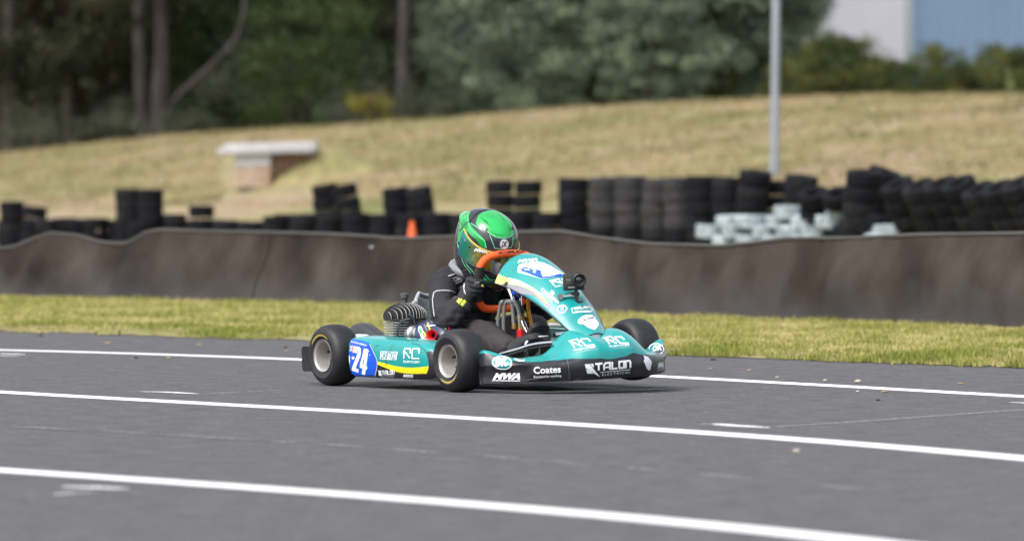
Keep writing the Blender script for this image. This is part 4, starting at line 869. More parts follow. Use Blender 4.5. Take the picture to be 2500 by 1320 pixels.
# closed back and ends give the moulding its thickness
mb.grid([rowsN[0], [p + Vector((-.004, 0, -.02)) for p in rowsN[0]]], mi=0)
for e, fl in ((0, True), (-1, False)):
    c = cols[e][0]; mb.add(c, [tuple(range(len(c))) if fl else tuple(range(len(c)))[::-1]], 1)
NOSE = mb.build('nose_fairing', [m_teal, m_blk], KART, True, 50)
b_ = bmesh.new(); b_.from_mesh(NOSE.data); bmesh.ops.remove_doubles(b_, verts=b_.verts[:], dist=1e-5); bmesh.ops.recalc_face_normals(b_, faces=b_.faces[:]); b_.to_mesh(NOSE.data); b_.free()
D = Dec(NOSE); Za = Zm(1160, 780, 7.766); Zb = Zm(1380, 760, 6.947)
def rc(D, Z, ox, oy, sx, sy, sk, sub, w=3.4):
    """two-letter outline mark with its name below; (ox, oy) top left, sizes in zoom units"""
    f = lambda u, v: (ox + u * sx + sk[0] * v, oy + v * sy + sk[1] * u)
    for p in (((.16, 1.0), (.03, .22), (.0, .18), (.33, .0), (.42, .42)), ((.03, .2), (.48, .86)), ((.88, .34), (.76, .0), (.50, .02), (.46, .14), (.64, .84), (1.0, .78))): D.line(Z(*[f(*q) for q in p]), w, m_wht, 'logo_stroke', .0018, 6)
    q = Z(f(.14, 1.42), f(1.06, 1.12), f(.10, 1.18)); D.text('RUBYCORP', q[0], q[1], q[2], m_wht, .014, off=.0018)
    q = Z(f(.20, 1.62), f(1.12, 1.32), f(.18, 1.53)); D.text(sub, q[0], q[1], q[2], m_gryp if False else m_wht, -.012, off=.0018, space=1.3)
rc(D, Zb, 70, 480, 400, 140, (30, -20), 'PLUMBING SERVICES'); rc(D, Zb, 650, 428, 390, 128, (40, 12), 'CONSTRUCTION')
q = Zb((330, 1060), (1100, 990), (330, 895)); talon(D, q[0], q[1], q[2], 4.6, .0018)
q = Za((1115, 1025), (1628, 1000), (1105, 895)); D.text('Coates', q[0], q[1], q[2], m_wht, .022, off=.0018)
q = Za((1115, 1115), (1635, 1090), (1112, 1058)); D.text('Equipped for anything', q[0], q[1], q[2], m_wht, .01, off=.0018)
q = Za((335, 1130), (852, 1132), (345, 1005)); D.text('MWA', q[0], q[1], q[2], m_wht, .06, .35, off=.0018)
D.line(Za((322, 1150), (852, 1158)), 1.6, m_wht, 'logo_rule', .0018, 6)
e = ellipse(1160 + 512 / 7.766, 780 + 818 / 7.766, 24.5, 15.6, 32, .12); D.poly(e, m_teal, 'oval_badge', .0014, 4); e = ellipse(1160 + 512 / 7.766, 780 + 818 / 7.766, 23.4, 14.6, 32, .12); D.line(e, 2.6, m_wht, 'badge_border', .0030, 4, True)
q = Za((385, 888), (612, 876), (402, 735)); D.text('DK', q[0], q[1], q[2], m_wht, .06, .12, off=.0034, cell=3)
D.poly(Za((700, 700), (770, 700), (800, 760), (900, 765), (950, 760), (940, 790), (830, 795), (760, 770)), m_wht, 'white_flash', .0018, 4)
e = ellipse(1380 + 1545 / 6.947, 760 + 640 / 6.947, 17.5, 13, 28, .15); D.line(e, 2.2, m_wht, 'oval_badge', .0018, 3, True)
q = Zb((1470, 690), (1640, 660), (1490, 590)); D.text('DK', q[0], q[1], q[2], m_wht, .06, .1, off=.0024, cell=3)
D.poly(Zb((1320, 740), (1360, 760), (1400, 770), (1440, 820), (1465, 860), (1450, 920), (1440, 980), (1410, 995), (1375, 960), (1350, 890), (1325, 840), (1340, 800)), m_wht, 'white_emblem', .0018, 3)
q = Zb((1560, 970), (1655, 955), (1570, 865)); D.text('MWA', q[0], q[1], q[2], m_wht, .06, .2, off=.0018, cell=3); D.line(Zb((1560, 998), (1655, 972)), 1.3, m_wht, 'logo_rule', .0018, 3)
for p in (((1250, 640), (1330, 560), (1400, 520)), ((1480, 690), (1600, 660)), ((960, 1150), (1080, 1120), (1180, 1135)), ((1880, 1150), (1990, 1120))): D.line(Za(*p), .9, m_gryp, 'scuff', .0013, 5)
D.line(Za((1745, 735), (1770, 900), (1795, 1140)), .7, m_gryp, 'moulding_seam', .0012, 5)

# ---- tall front panel behind the nose
stn = [(.730, .526, .146, .105), (.765, .543, .154, .114), (.80, .546, .155, .118), (.85, .537, .153, .118), (.90, .518, .149, .112), (.96, .487, .143, .100), (1.02, .448, .135, .084), (1.08, .402, .125, .068), (1.13, .360, .114, .056), (1.18, .314, .102, .044), (1.22, .274, .090, .034), (1.255, .245, .074, .024), (1.277, .230, .055, .014), (1.287, .224, .03, .006)]
def pan_rows(off=0.):
    rows = []
    for a, z, w, dr in stn:
        r = []
        for j in range(25):
            u = -1 + j / 12; r.append(Vector((a - .012 * u * u + max(0, .80 - a) * .7 * abs(u) ** 3, u * w, z - dr * abs(u) ** 2.1 + off)))
        rows.append(r)
    return rows
def dense(rows, k=4):
    n = len(rows[0]); cols_ = [catmull([r[j] for r in rows], [0] * len(rows), k)[0] for j in range(n)]
    return [[cols_[j][i] for j in range(n)] for i in range(len(cols_[0]))]
PAN = MB().grid(dense(pan_rows())).build('front_panel', m_teal, KART, True, None); b_ = bmesh.new(); b_.from_mesh(PAN.data); bmesh.ops.recalc_face_normals(b_, faces=b_.faces[:]); b_.to_mesh(PAN.data); b_.free()
so_ = PAN.modifiers.new('s', 'SOLIDIFY'); so_.thickness = .004; so_.offset = 0
pr = dense(pan_rows()); MB().tube([r[0] for r in pr] + pr[-1][1:-1] + [r[-1] for r in reversed(pr)], .0032, 8).build('edge_gap_line', m_blk, PAN)  # black panel edge, also drawing the shaded gap above the nose
D = Dec(PAN); Zn = Zm(1200, 600, 5.739)
D.poly(Zn((20, 540), (60, 535), (150, 540), (280, 550), (420, 575), (540, 610), (640, 670), (720, 730), (830, 840), (800, 900), (600, 700), (300, 660), (20, 620)), m_gryp, 'grey_band', .0030, 1.6)
D.poly(Zn((60, 380), (90, 388), (160, 430), (280, 458), (400, 492), (500, 540), (600, 598), (680, 660), (740, 730), (790, 800), (770, 815), (700, 745), (600, 655), (480, 592), (380, 562), (250, 545), (120, 540), (30, 545)), m_palec, 'yellow_band', .0034, 1.6)
D.poly(Zn((240, 452), (330, 470), (420, 500), (520, 552), (610, 610), (700, 690), (745, 745), (690, 700), (590, 630), (480, 575), (360, 545), (260, 540)), m_wht, 'white_band', .0038, 1.6)
D.poly(Zn((375, 290), (400, 265), (470, 250), (600, 232), (720, 240), (820, 285), (930, 350), (1045, 430), (860, 448), (690, 465), (600, 440), (480, 405), (370, 375)), m_wht, 'number_plate', .0030, 4)
D.poly(Zn((415, 330), (450, 305), (520, 310), (570, 335), (640, 340), (690, 352), (700, 400), (720, 440), (860, 425), (960, 395), (1030, 432), (850, 446), (690, 462), (600, 430), (500, 385), (430, 365)), m_blu, 'flag_blue', .0036, 4)
D.poly(star(1200 + 605 / 5.739, 600 + 365 / 5.739, 5.5), m_wht, 'flag_star', .0042, 4); D.line(Zn((455, 330), (540, 350)), 1.6, m_wht, 'flag_cross', .0042, 4); D.line(Zn((470, 350), (530, 325)), 1.6, m_wht, 'flag_cross', .0042, 4)
q = Zn((370, 245), (650, 222), (375, 200)); D.text('MWA', q[0], q[1], q[2], m_wht, .06, .2, off=.0034, cell=4)
for p in (((880, 560), (820, 495), (935, 470), (975, 520)), ((835, 500), (1010, 530)), ((1060, 480), (985, 472), (1000, 500), (1035, 540))): D.line(Zn(*p), 3., m_wht, 'logo_stroke', .0034, 5)
q = Zn((888, 590), (1040, 560), (885, 565)); D.text('RUBYCORP', q[0], q[1], q[2], m_wht, .014, off=.0034)
q = Zn((690, 630), (925, 820), (715, 590)); D.text('CARIBBEAN', q[0], q[1], q[2], m_wht, .02, off=.0034); D.line(Zn((705, 665), (855, 798)), 2., m_palec if False else m_wht, 'small_rule', .0034, 5)
for x, y in ((845, 640), (865, 655), (835, 660), (872, 678), (850, 690)): D.poly(ellipse(1200 + x / 5.739, 600 + y / 5.739, 2.6, 2.2, 8), m_wht, 'palm_leaf', .0034, 5)
D.line(ellipse(1200 + 987 / 5.739, 600 + 890 / 5.739, 12.4, 9.8, 28, -.2), 1.1, m_wht, 'round_badge', .0034, 5, True); D.line(ellipse(1200 + 987 / 5.739, 600 + 890 / 5.739, 10.2, 7.8, 28, -.2), .9, m_wht, 'round_badge', .0034, 5, True)
for p in (((965, 870), (1015, 860)), ((980, 875), (975, 920)), ((1000, 870), (1005, 915))): D.line(Zn(*p), 1.3, m_wht, 'logo_stroke', .0034, 5)
D.line(Zn((1118, 885), (1250, 855), (1370, 858), (1405, 905), (1380, 935), (1260, 930), (1140, 948)), 1.8, m_wht, 'badge_border', .0034, 4, True)
q = Zn((1150, 905), (1375, 880), (1148, 875)); D.text('WARPED', q[0], q[1], q[2], m_wht, .03, off=.0034, cell=4); D.line(Zn((1165, 925), (1385, 915)), 2., m_wht, 'small_rule', .0034, 4)
D.poly(Zn((1205, 1080), (1215, 1040), (1260, 995), (1330, 970), (1400, 975), (1445, 1000), (1450, 1030), (1490, 1075), (1497, 1110), (1470, 1160), (1435, 1185), (1390, 1165), (1350, 1150), (1310, 1120), (1280, 1100), (1230, 1100)), m_wht, 'white_badge', .0034, 4)
q = Zn((1290, 1070), (1435, 1020), (1285, 1035)); D.text('Mr Whippy', q[0], q[1], q[2], m_blk, .02, off=.0042, cell=4)
D.line(Zn((1245, 650), (1330, 745), (1420, 870), (1500, 1010), (1540, 1110)), .8, m_blk, 'panel_seam', .0034, 4)
D.line(ellipse(1200 + 225 / 5.739, 600 + 475 / 5.739, 4, 5.5, 16), .7, m_blk, 'clip_wire', .005, 3, True)
for p in (((175, 555), (215, 530), (235, 515)), ((190, 575), (225, 545)), ((200, 520), (240, 540))): D.line(Zn(*p), 3.2, m_blk, 'panel_clip', .006, 3)
D.line(Zn((1165, 765), (1200, 785), (1240, 800), (1265, 785)), 3., m_dark, 'panel_clip', .006, 3); D.line(ellipse(1200 + 1275 / 5.739, 600 + 755 / 5.739, 4.5, 4.5, 16), .7, m_blk, 'clip_wire', .005, 3, True)
for s_ in (-1, 1): MB().tube([(1.235, s_ * .045, .215), (1.22, s_ * .05, .16), (1.18, s_ * .05, .10)], .008, 8, smooth=3).build('panel_bracket', m_dark, KART)

# ---- engine
ENG = Vector((.262, -.27, 0))
eng = MB().box(ENG + Vector((0, .02, .12)), (.17, .15, .15), bev=.02).tube([ENG + Vector((0, 0, .18)), ENG + Vector((0, 0, .28))], .052, 20).build('engine', m_dark, KART)
for k in range(7):
    z = .204 + k * .0104; rad = .083 if k < 6 else .086
    prof = []; n = 44
    ringv = []
    for q in range(n):
        t = q / n * math.tau; cx_, sy_ = math.cos(t), math.sin(t); e_ = 4.2; rr = rad / (abs(cx_) ** e_ + abs(sy_) ** e_) ** (1 / e_) * .93
        ringv.append((rr * cx_, rr * sy_))
    rws = [[ENG + Vector((x * s, y * s, z + dz)) for x, y in ringv] for s, dz in ((.97, -.0016), (1, -.001), (1, .001), (.97, .0016))]
    MB().loft(rws).build('cooling_fin', m_fin, eng, True, 30)
MB().tube([ENG + Vector((0, 0, .274)), ENG + Vector((0, 0, .281))], .089, 36).build('head_gasket_plate', m_finb, eng)
for k in range(13):          # parallel upright fins of the domed head
    y = -.087 + k * .0145; half = math.sqrt(max(.0006, .0915 ** 2 - y * y)); hz = .066 * (1 - (y / .118) ** 2)
    out = [Vector((half * math.cos(t) * (1 if abs(math.cos(t)) > .01 else 1), 0, hz * math.sin(t) ** .62)) for t in [math.pi * i / 22 for i in range(23)]]
    o3 = lambda p, dy: ENG + Vector((p.x, y + dy, .281 + p.z)); n = len(out)
    mb = MB(); A = [o3(p, -.0019) for p in out]; B = [o3(p, .0019) for p in out]
    mb.add(A + B, [tuple(range(n))[::-1], tuple(range(n, 2 * n))], 1); mb.add(A + B, [(i, i + 1, n + i + 1, n + i) for i in range(n - 1)], 0)
    mb.build('cooling_fin', [m_fin, m_finb], eng, False)
MB().tube([ENG + Vector((0, 0, .335)), ENG + Vector((0, 0, .362)), ENG + Vector((0, 0, .366)), ENG + Vector((0, 0, .382)), ENG + Vector((0, 0, .386))], [.0125, .0125, .019, .0185, .013], 16).build('plug_cap', mat('plug_rubber', (.05, .052, .057), .6), eng)
MB().tube([ENG + Vector((.105, -.02, .285)), ENG + Vector((.075, -.07, .27)), ENG + Vector((.07, -.085, .23)), ENG + Vector((.068, -.085, .17))], .006, 8, smooth=5).build('ignition_lead', mat('lead_rubber', (.03, .031, .035), .4), eng)
MB().tube([ENG + Vector((.10, -.03, .27)), ENG + Vector((.11, -.05, .30)), ENG + Vector((.125, -.04, .285)), ENG + Vector((.13, -.03, .25))], .0045, 8, smooth=5).build('overflow_tube', mat('lead_rubber', (0, 0, 0)), eng)
cb = MB().lathe([(.0, 0), (.034, 0), (.036, .006), (.036, .03), (.028, .036), (.028, .07), (.02, .075), (0, .075)], Matrix.Translation(ENG + Vector((.09, -.03, .215))) @ frame((1, -.1, .1)).to_4x4(), 24).build('carburettor', m_alu, eng)
# chain guard
rows = []
for a, z, w in ((-.19, .17, .03), (-.18, .215, .032), (-.145, .245, .034), (-.105, .252, .035), (-.06, .243, .035), (.0, .222, .034), (.06, .200, .033), (.10, .180, .03)):
    rows.append([Vector((a, -.25 + dy * w, z + dz)) for dy, dz in ((-1, -.06), (-1, -.012), (-.8, -.003), (-.3, 0), (-.25, -.003), (0, -.003), (.05, 0), (.6, 0), (.9, -.004), (1, -.015), (1, -.06))])
MB().grid(dense(rows, 3)).build('chain_guard', mat('guard_plastic', (.035, .036, .042), .42, var=.15), KART, True, 50)
MB().box((.115, -.395, .205), (.08, .03, .022), bev=.008).build('pod_clip', mat('white_plastic_and_glint', (.7, .7, .7), .5), KART)
# intake box with its red trumpets
AB = []
for a, zt, zb, b0, b1 in ((.385, .225, .155, -.255, -.315), (.40, .262, .150, -.235, -.325), (.43, .274, .145, -.225, -.332), (.54, .276, .14, -.215, -.335), (.60, .262, .135, -.21, -.332), (.645, .215, .13, -.215, -.325), (.66, .17, .13, -.225, -.315)):
    AB.append([Vector((a, b0 + (b1 - b0) * u, zb + (zt - zb) * v)) for u, v in ((0, 0), (0, .85), (.15, 1), (.55, 1), (.8, .93), (.97, .72), (1, .4), (1, 0))])
ab = MB().loft(AB).build('intake_box', m_navy, KART, True, 35)
b_ = bmesh.new(); b_.from_mesh(ab.data); bmesh.ops.recalc_face_normals(b_, faces=b_.faces[:]); b_.to_mesh(ab.data); b_.free()
for p in ((.585, -.335, .218), (.585, -.27, .235)): MB().lathe([(.012, .0), (.0135, .018), (.018, .03), (.0235, .034), (.0245, .029), (.018, .015), (.018, -.02)], Matrix.Translation(p) @ frame((.5, -.85, .12)).to_4x4(), 24).build('intake_trumpet', m_red, ab)
D = Dec(ab); Ze = Zm(900, 700, 8.25)
D.poly(Ze((1000, 860), (1010, 800), (1055, 790), (1090, 850), (1220, 1120), (1150, 1130), (1100, 1110)), m_wht, 'white_sticker', .0014, 3)
D.poly(Ze((1015, 850), (1045, 822), (1080, 890), (1050, 950)), m_grn, 'green_leaf', .0022, 3)
D.poly(Ze((1110, 880), (1180, 960), (1330, 1200), (1310, 1260), (1230, 1160), (1130, 980)), m_yel, 'yellow_stripe', .0014, 3)
D.line(Ze((1125, 760), (1190, 900), (1330, 1170)), 2.4, m_gryp, 'grey_stripe', .0018, 3); D.line(Ze((1190, 715), (1230, 830), (1240, 900)), 3.2, m_yel, 'yellow_stripe', .0018, 3); D.line(Ze((1310, 712), (1400, 750), (1560, 850)), 2.6, m_yel, 'yellow_stripe', .0018, 3)
D.line(Ze((1170, 790), (1460, 760)), 2.6, m_wht, 'sticker_strip', .0020, 3)
q = Ze((1075, 930), (1190, 1130), (1105, 915)); D.text('TAL', q[0], q[1], q[2], m_blk, .03, off=.0022, cell=3)
# rear bumper
rb = MB()
rows = [[Vector((-.205 - .075 + .0 * k, -.45, .055)), Vector((-.28, -.45, .15)), Vector((-.265, -.45, .165)), Vector((-.20, -.45, .165)), Vector((-.19, -.45, .15)), Vector((-.19, -.45, .07)), Vector((-.20, -.45, .055))] for k in range(1)]
prf = [(-.278, .062), (-.281, .145), (-.268, .16), (-.21, .16), (-.198, .148), (-.196, .066), (-.208, .054), (-.266, .052)]
rb.loft([[Vector((a, y, z)) for a, z in prf] for y in (-.452, -.40, -.1, .1, .40, .452)]); rb.build('rear_bumper', m_blk, KART, True, 35)
for y in (-.2, .2): MB().tube([(-.2, y, .1), (-.1, y, .09)], .012, 8).build('bumper_strut', m_chr, KART)

# ---- action camera on its arm
CAMB = inv(1400, 688, b=-.005); ac = empty('action_camera', K0 + KM @ CAMB); ac.rotation_euler = (KM @ Matrix.Rotation(R(-26), 3, 'Z')).to_euler()
tag(ac, 'small black action camera clamped on top of the front panel', 'camera')
m_cb = mat('camera_black', (.018, .018, .02), .5, var=.15)
MB().box((0, 0, 0), (.040, .078, .062), bev=.006).build('body', m_cb, ac); MB().box((0, .0, .0), (.030, .086, .068), bev=.004).build('housing_frame', m_cb, ac)
LM = Matrix.Translation((.02, .020, .008)) @ frame((1, 0, 0)).to_4x4()
MB().lathe([(.014, .0), (.0255, .0), (.0275, .004), (.0275, .022), (.0245, .024), (.0225, .018), (.017, .008), (.014, .006), (.0, .0065)], LM, 32).build('lens_ring', m_cb, ac)
MB().lathe([(.0165, .0072), (.010, .010), (0, .0112)], LM, 24).build('lens_glass', mat('lens_glass', (.01, .012, .02), .04, coat=1.), ac)
MB().box((.0208, -.020, .002), (.002, .026, .026), bev=.0008).build('front_screen', mat('camera_screen', (.05, .055, .05), .15, coat=.6), ac); MB().box((.0208, -.012, -.021), (.0015, .03, .006)).build('maker_plate', mat('plate_grey', (.2, .2, .21), .4), ac)
MB().box((.0, .02, .036), (.014, .026, .01), bev=.003).build('shutter_button', m_cb, ac)
arm = MB().tube([(0, .01, -.031), (0, .008, -.052)], .007, 10).tube([(0, -.012, -.05), (0, .022, -.05)], .0085, 14).build('mount_joint', m_dark, ac)
MB().tube([(0, .005, -.052), (.002, -.02, -.056), (.003, -.05, -.058)], .0065, 10, smooth=3).tube([(-.005, -.058, -.058), (.012, -.058, -.058)], .0135, 14).build('mount_arm', m_chr, ac)
MB().tube([(0, .008, -.05), (.0, .012, -.075), (.0, .016, -.105)], .008, 10, smooth=3).box((0, .016, -.105), (.04, .04, .014), bev=.004).build('mount_foot', m_dark, ac)

# ================================================================== THE DRIVER
m_suit = mat('race_suit', (.021, .021, .026), .82, var=.22, scale=14, bump=.25, bscale=70, spec=.3); m_leg = mat('suit_trousers', (.036, .032, .033), .88, var=.18, scale=14, bump=.2, bscale=60, spec=.3)
m_glove = mat('black_glove', (.015, .016, .019), .8, var=.2, scale=30); m_shoe = mat('black_suede_shoe', (.022, .023, .026), .75, var=.25, scale=30)
m_gry = mat('reflective_grey', (.42, .42, .45), .5, var=.06); m_lime = mat('lime_patch', (.52, .58, .05), .6, var=.08)
V3 = Vector
bd = MB()
def limb(pts, rs, flat=None, seg=18):
    bd.tube([V3(p) for p in pts], rs, seg, smooth=6)
# trunk: elliptic rings from the hips to the neck
def rings(lst, n=26):
    rows = []
    for a, z, w, d, tilt in lst:
        f = V3((math.cos(tilt), 0, -math.sin(tilt)))
        rows.append([V3((a, 0, z)) + f * (d * math.cos(k / n * math.tau)) + V3((0, 1, 0)) * (w * math.sin(k / n * math.tau)) for k in range(n)])
    bd.loft(rows)
rings([(.27, .105, .13, .10, .1), (.275, .16, .142, .108, .2), (.285, .22, .140, .10, .25), (.30, .28, .148, .103, .3), (.325, .34, .162, .104, .35), (.35, .40, .165, .098, .4), (.37, .445, .145, .082, .45), (.39, .475, .095, .066, .5), (.41, .51, .06, .056, .5), (.43, .545, .055, .055, .5)])
SH = {-1: V3((.372, -.138, .425)), 1: V3((.372, .138, .425))}
EL = {-1: inv(1092, 782, b=-.265), 1: V3((.50, .275, .30))}
WR_ = {-1: inv(1131, 735, b=-.185), 1: V3((.575, .175, .365))}
HN = {-1: V3((.607, -.130, .412)), 1: V3((.607, .130, .412))}
for s in (-1, 1):
    limb([SH[s] + V3((-.01, -s * .06, .008)), SH[s], SH[s].lerp(EL[s], .5) + V3((-.012, s * .012, 0)), EL[s], EL[s].lerp(WR_[s], .45) + V3((0, s * .006, -.006)), WR_[s]], [.055, .060, .054, .052, .047, .038])
KNEE = {-1: inv(1182, 822, b=-.135), 1: V3((.62, .14, .215))}
ANK = {-1: inv(1252, 856, b=-.145), 1: V3((.80, .045, .145))}
bd.build('tmp', m_suit); bpy.data.objects.remove(bpy.data.objects['tmp'])
for s in (-1, 1):
    limb([(.28, s * .07, .13), V3((.30, s * .085, .14)), V3((.30, s * .085, .14)).lerp(KNEE[s], .55) + V3((0, 0, .02)), KNEE[s], KNEE[s].lerp(ANK[s], .5) + V3((-.006, 0, -.002)), ANK[s]], [.082, .085, .074, .064, .058, .046])
DRV = remeshed('person', bd, .0085, m_suit, None, 5)
DRV.location = K0; DRV.rotation_euler = KM.to_euler(); tag(DRV, 'driver in a black racing suit and green helmet seated at the wheel', 'person')
# cloth creases: across the limbs, strongest at elbows, knees and waist
me = DRV.data; me.materials.append(m_leg)
joints = [(EL[-1], .10), (EL[1], .10), (KNEE[-1], .11), (KNEE[1], .11), (ANK[-1], .07), (V3((.30, 0, .2)), .16), (SH[-1], .09)]
nr = [v.normal.copy() for v in me.vertices]
for v, n_ in zip(me.vertices, nr):
    w = .25 + sum(max(0, 1 - (v.co - j).length / r_) for j, r_ in joints)
    c = v.co; f = noise.noise(V3((c.x * 16 + c.z * 22, c.y * 14, c.z * 26 - c.x * 12))); r2 = 1 - abs(f) * 2.2
    v.co = c + n_ * (.0115 * w * r2 + .0025 * noise.noise(c * 55))
for p in me.polygons:
    if p.center.x > .44 and p.center.z < .29 and abs(p.center.y) < .23 and not (p.center - EL[-1]).length < .085 and not (p.center - EL[1]).length < .085: p.material_index = 1
me.update()
# shoes
def shoe(ank, toe, s):
    d = (toe - ank); L = d.length; d.normalize(); up = V3((-d.z, 0, d.x)) if d.x > 0 else V3((0, 0, 1)); up = (V3((-.8, 0, .6)) - d * V3((-.8, 0, .6)).dot(d)).normalized(); sd_ = d.cross(up)
    mb = MB(); rows = []
    for t, w, h, lift in ((-.14, .020, .016, .0), (-.10, .034, .030, .004), (.05, .038, .042, .012), (.25, .037, .042, .014), (.45, .040, .036, .008), (.65, .045, .030, .003), (.82, .045, .026, .001), (.94, .036, .021, -.001), (1.0, .018, .012, -.003)):
        c = ank + d * (L * t) + up * lift; rows.append([c + sd_ * (w * math.cos(k / 20 * math.tau)) + up * (h * math.sin(k / 20 * math.tau) * (1 if math.sin(k / 20 * math.tau) > 0 else .75)) for k in range(20)])
    mb.loft(rows); mb.tube([ank + up * .0 , ank + up * .055 - d * .02], [.040, .038], 18); o = remeshed('shoe', mb, .004, m_shoe, DRV, 3)
    so2 = MB(); so2.loft([[c2 - up * (.004) + (v - c2) * V3((1, 1, 1)).x * 1.04 - up * (.5 * max(0, (v - c2).dot(up))) for v in r] for r in rows[1:] for c2 in [sum(r, V3()) / len(r) - up * .014]])
    so2.build('sole', mat('shoe_sole', (.02, .02, .022), .6), o)
    lc = MB()
    for t in (.2, .3, .4, .5): c = ank + d * (L * t) + up * np.interp(t, [.2, .5], [.058, .046]); lc.tube([c - sd_ * .022 - up * .01, c, c + sd_ * .022 - up * .01], .0025, 6, smooth=3)
    lc.build('laces', mat('lace', (.04, .04, .042), .8), o); return o
a_ = ANK[-1] + V3((.02, .005, -.012)); shoe(a_, a_ + V3((.125, .035, .075)), -1)
a_ = inv(1297, 850, a=.865); shoe(a_, inv(1322, 788, a=.93) , 1)
# gloves: palm, four fingers closed round the rim, thumb along it
def glove(s):
    h = HN[s]; w = WR_[s]; up = UW; rimd = up; outd = V3((0, s, 0)); back = V3((-.958, 0, .285))
    mb = MB(); c = h + back * .019 + outd * .008
    ax = (c - w).normalized()
    mb.tube([w - ax * .015, w + ax * .012, w.lerp(c, .55), c], [.036, .034, .038, .038], 16, smooth=3)
    mb.tube([c - up * .03 + outd * .004, c + up * .03 + outd * .004], [.033, .031], 14)
    for k, (o_, l) in enumerate(((.030, .92), (.011, 1.), (-.009, .96), (-.028, .8))):
        p0 = c + up * o_ + outd * .014; r_ = .0118 - .0006 * k
        mb.tube([p0, p0 + outd * .014 - back * .022 * l, p0 + outd * .004 - back * .048 * l, p0 - outd * .022 * l - back * .053 * l, p0 - outd * .036 * l - back * .036 * l], [r_ * 1.1, r_, r_, r_ * .95, r_ * .8], 10, smooth=4)
    t0 = c + up * .018 - outd * .016
    mb.tube([t0, t0 + up * .022 - outd * .006 - back * .006, t0 + up * .044 - outd * .002 - back * .018, t0 + up * .058 - back * .028], [.0145, .0125, .0115, .009], 10, smooth=4)
    o = remeshed('glove', mb, .0032, m_glove, DRV, 3)
    MB().tube([w - ax * .034, w - ax * .03, w - ax * .004, w], [.043, .0485, .045, .038], 20).build('cuff', mat('glove_cuff', (.03, .03, .034), .8), o); return o, c
GL, gc = glove(-1); glove(1)
# ---- helmet
HC = V3((.492, .0, .583)); HR = Matrix.Rotation(R(24), 3, 'Y') @ Matrix.Identity(3)
hp = [(.140, .012, .014, .012), (.1385, .034, .04, .034), (.132, .062, .074, .058), (.118, .092, .106, .082), (.095, .117, .134, .101), (.065, .134, .152, .112), (.03, .144, .156, .1165), (-.005, .150, .153, .118), (-.04, .156, .146, .1175), (-.075, .162, .130, .1145), (-.105, .163, .108, .109), (-.13, .155, .090, .102), (-.148, .140, .08, .093), (-.155, .125, .072, .085)]
def helm(off=0., n=64):
    rows = []
    for z, xf, xb, w in hp:
        r = []
        for k in range(n):
            t = k / n * math.tau; c, s = math.cos(t), math.sin(t); e = 2.25
            R_ = 1 / ((abs(c) ** e + abs(s) ** e) ** (1 / e)); x = c * R_ * ((xf if c > 0 else xb) + off); y = s * R_ * (w + off)
            if c > .75 and z < -.06: x += .006 * (c - .75) * 4
            r.append(HC + HR @ V3((x, y, z * (1 + off * 4))))
        rows.append(r)
    return rows
hr = helm(); dn = []
cols_ = [catmull([r[j] for r in hr], [0] * len(hr), 4)[0] for j in range(64)]; hr = [[cols_[j][i] for j in range(64)] for i in range(len(cols_[0]))]
m_hb = mat('helmet_black', (.022, .024, .028), .2, var=.15, scale=20, coat=.3); m_hg = mat('helmet_green', (.004, .22, .035), .2, var=.25, scale=18, coat=.3); m_hgl = mat('helmet_light_green', (.016, .36, .08), .2, var=.22, scale=14, coat=.3); m_hgd = mat('helmet_dark_green', (.004, .13, .03), .25, var=.2, coat=.6)
m_hl = mat('helmet_pinstripe', (.16, .72, .38), .3, coat=.5)
hb_ = MB().loft(hr); HEL = hb_.build('helmet', m_hb, DRV, True, 60); b_ = bmesh.new(); b_.from_mesh(HEL.data); bmesh.ops.recalc_face_normals(b_, faces=b_.faces[:]); b_.to_mesh(HEL.data); b_.free()
D = Dec(HEL); Zh = Zm(1100, 495, 5.868)
D.poly(Zh((100, 560), (112, 420), (130, 300), (180, 165), (300, 95), (262, 190), (262, 260), (300, 330), (350, 390), (430, 465), (490, 535), (505, 650), (400, 620), (300, 520), (250, 420), (235, 480), (230, 560), (190, 640), (150, 560)), m_hgl, 'green_flash', .0008, 4)
D.poly(Zh((240, 400), (300, 470), (420, 560), (480, 640), (380, 620), (280, 540), (250, 470)), m_hb, 'black_flash', .0014, 4); D.poly(Zh((330, 440), (440, 520), (480, 560), (490, 640), (440, 620), (380, 540)), m_hg, 'green_flash', .0020, 4)
D.poly(Zh((365, 310), (375, 240), (400, 175), (470, 135), (560, 108), (650, 115), (730, 150), (800, 205), (850, 265), (890, 350), (905, 410), (890, 450), (850, 480), (780, 500), (700, 497), (620, 474), (550, 432), (500, 395), (465, 345), (455, 378), (410, 352)), m_hgl, 'green_crown', .0010, 4)
for p in (((420, 200), (470, 260), (560, 330), (520, 260)), ((640, 130), (720, 200), (790, 290), (740, 200)), ((560, 400), (660, 450), (780, 465), (660, 470)), ((150, 300), (200, 240), (250, 330), (190, 420)), ((820, 300), (860, 380), (850, 440), (830, 370))): D.poly(Zh(*p), m_hg, 'green_streak', .0018, 4)
D.line(Zh((130, 410), (200, 320), (290, 250), (340, 180), (420, 115), (520, 98), (620, 105), (700, 130), (740, 155)), 2.2, m_hb, 'shell_seam', .0024, 4)
D.line(Zh((300, 300), (380, 350), (450, 385), (470, 350), (560, 440), (640, 490), (740, 510), (850, 490), (900, 440)), 1.3, m_hl, 'pinstripe', .0022, 4)
for p in (((560, 460), (600, 560), (632, 650), (720, 660), (860, 640), (885, 590), (890, 480)), ((250, 190), (258, 300), (300, 390), (400, 480), (490, 540), (515, 650)), ((100, 560), (130, 720), (200, 880), (300, 1010)), ((115, 600), (160, 760), (250, 900), (340, 1000))): D.line(Zh(*p), 1.2, m_hl, 'pinstripe', .0022, 4)
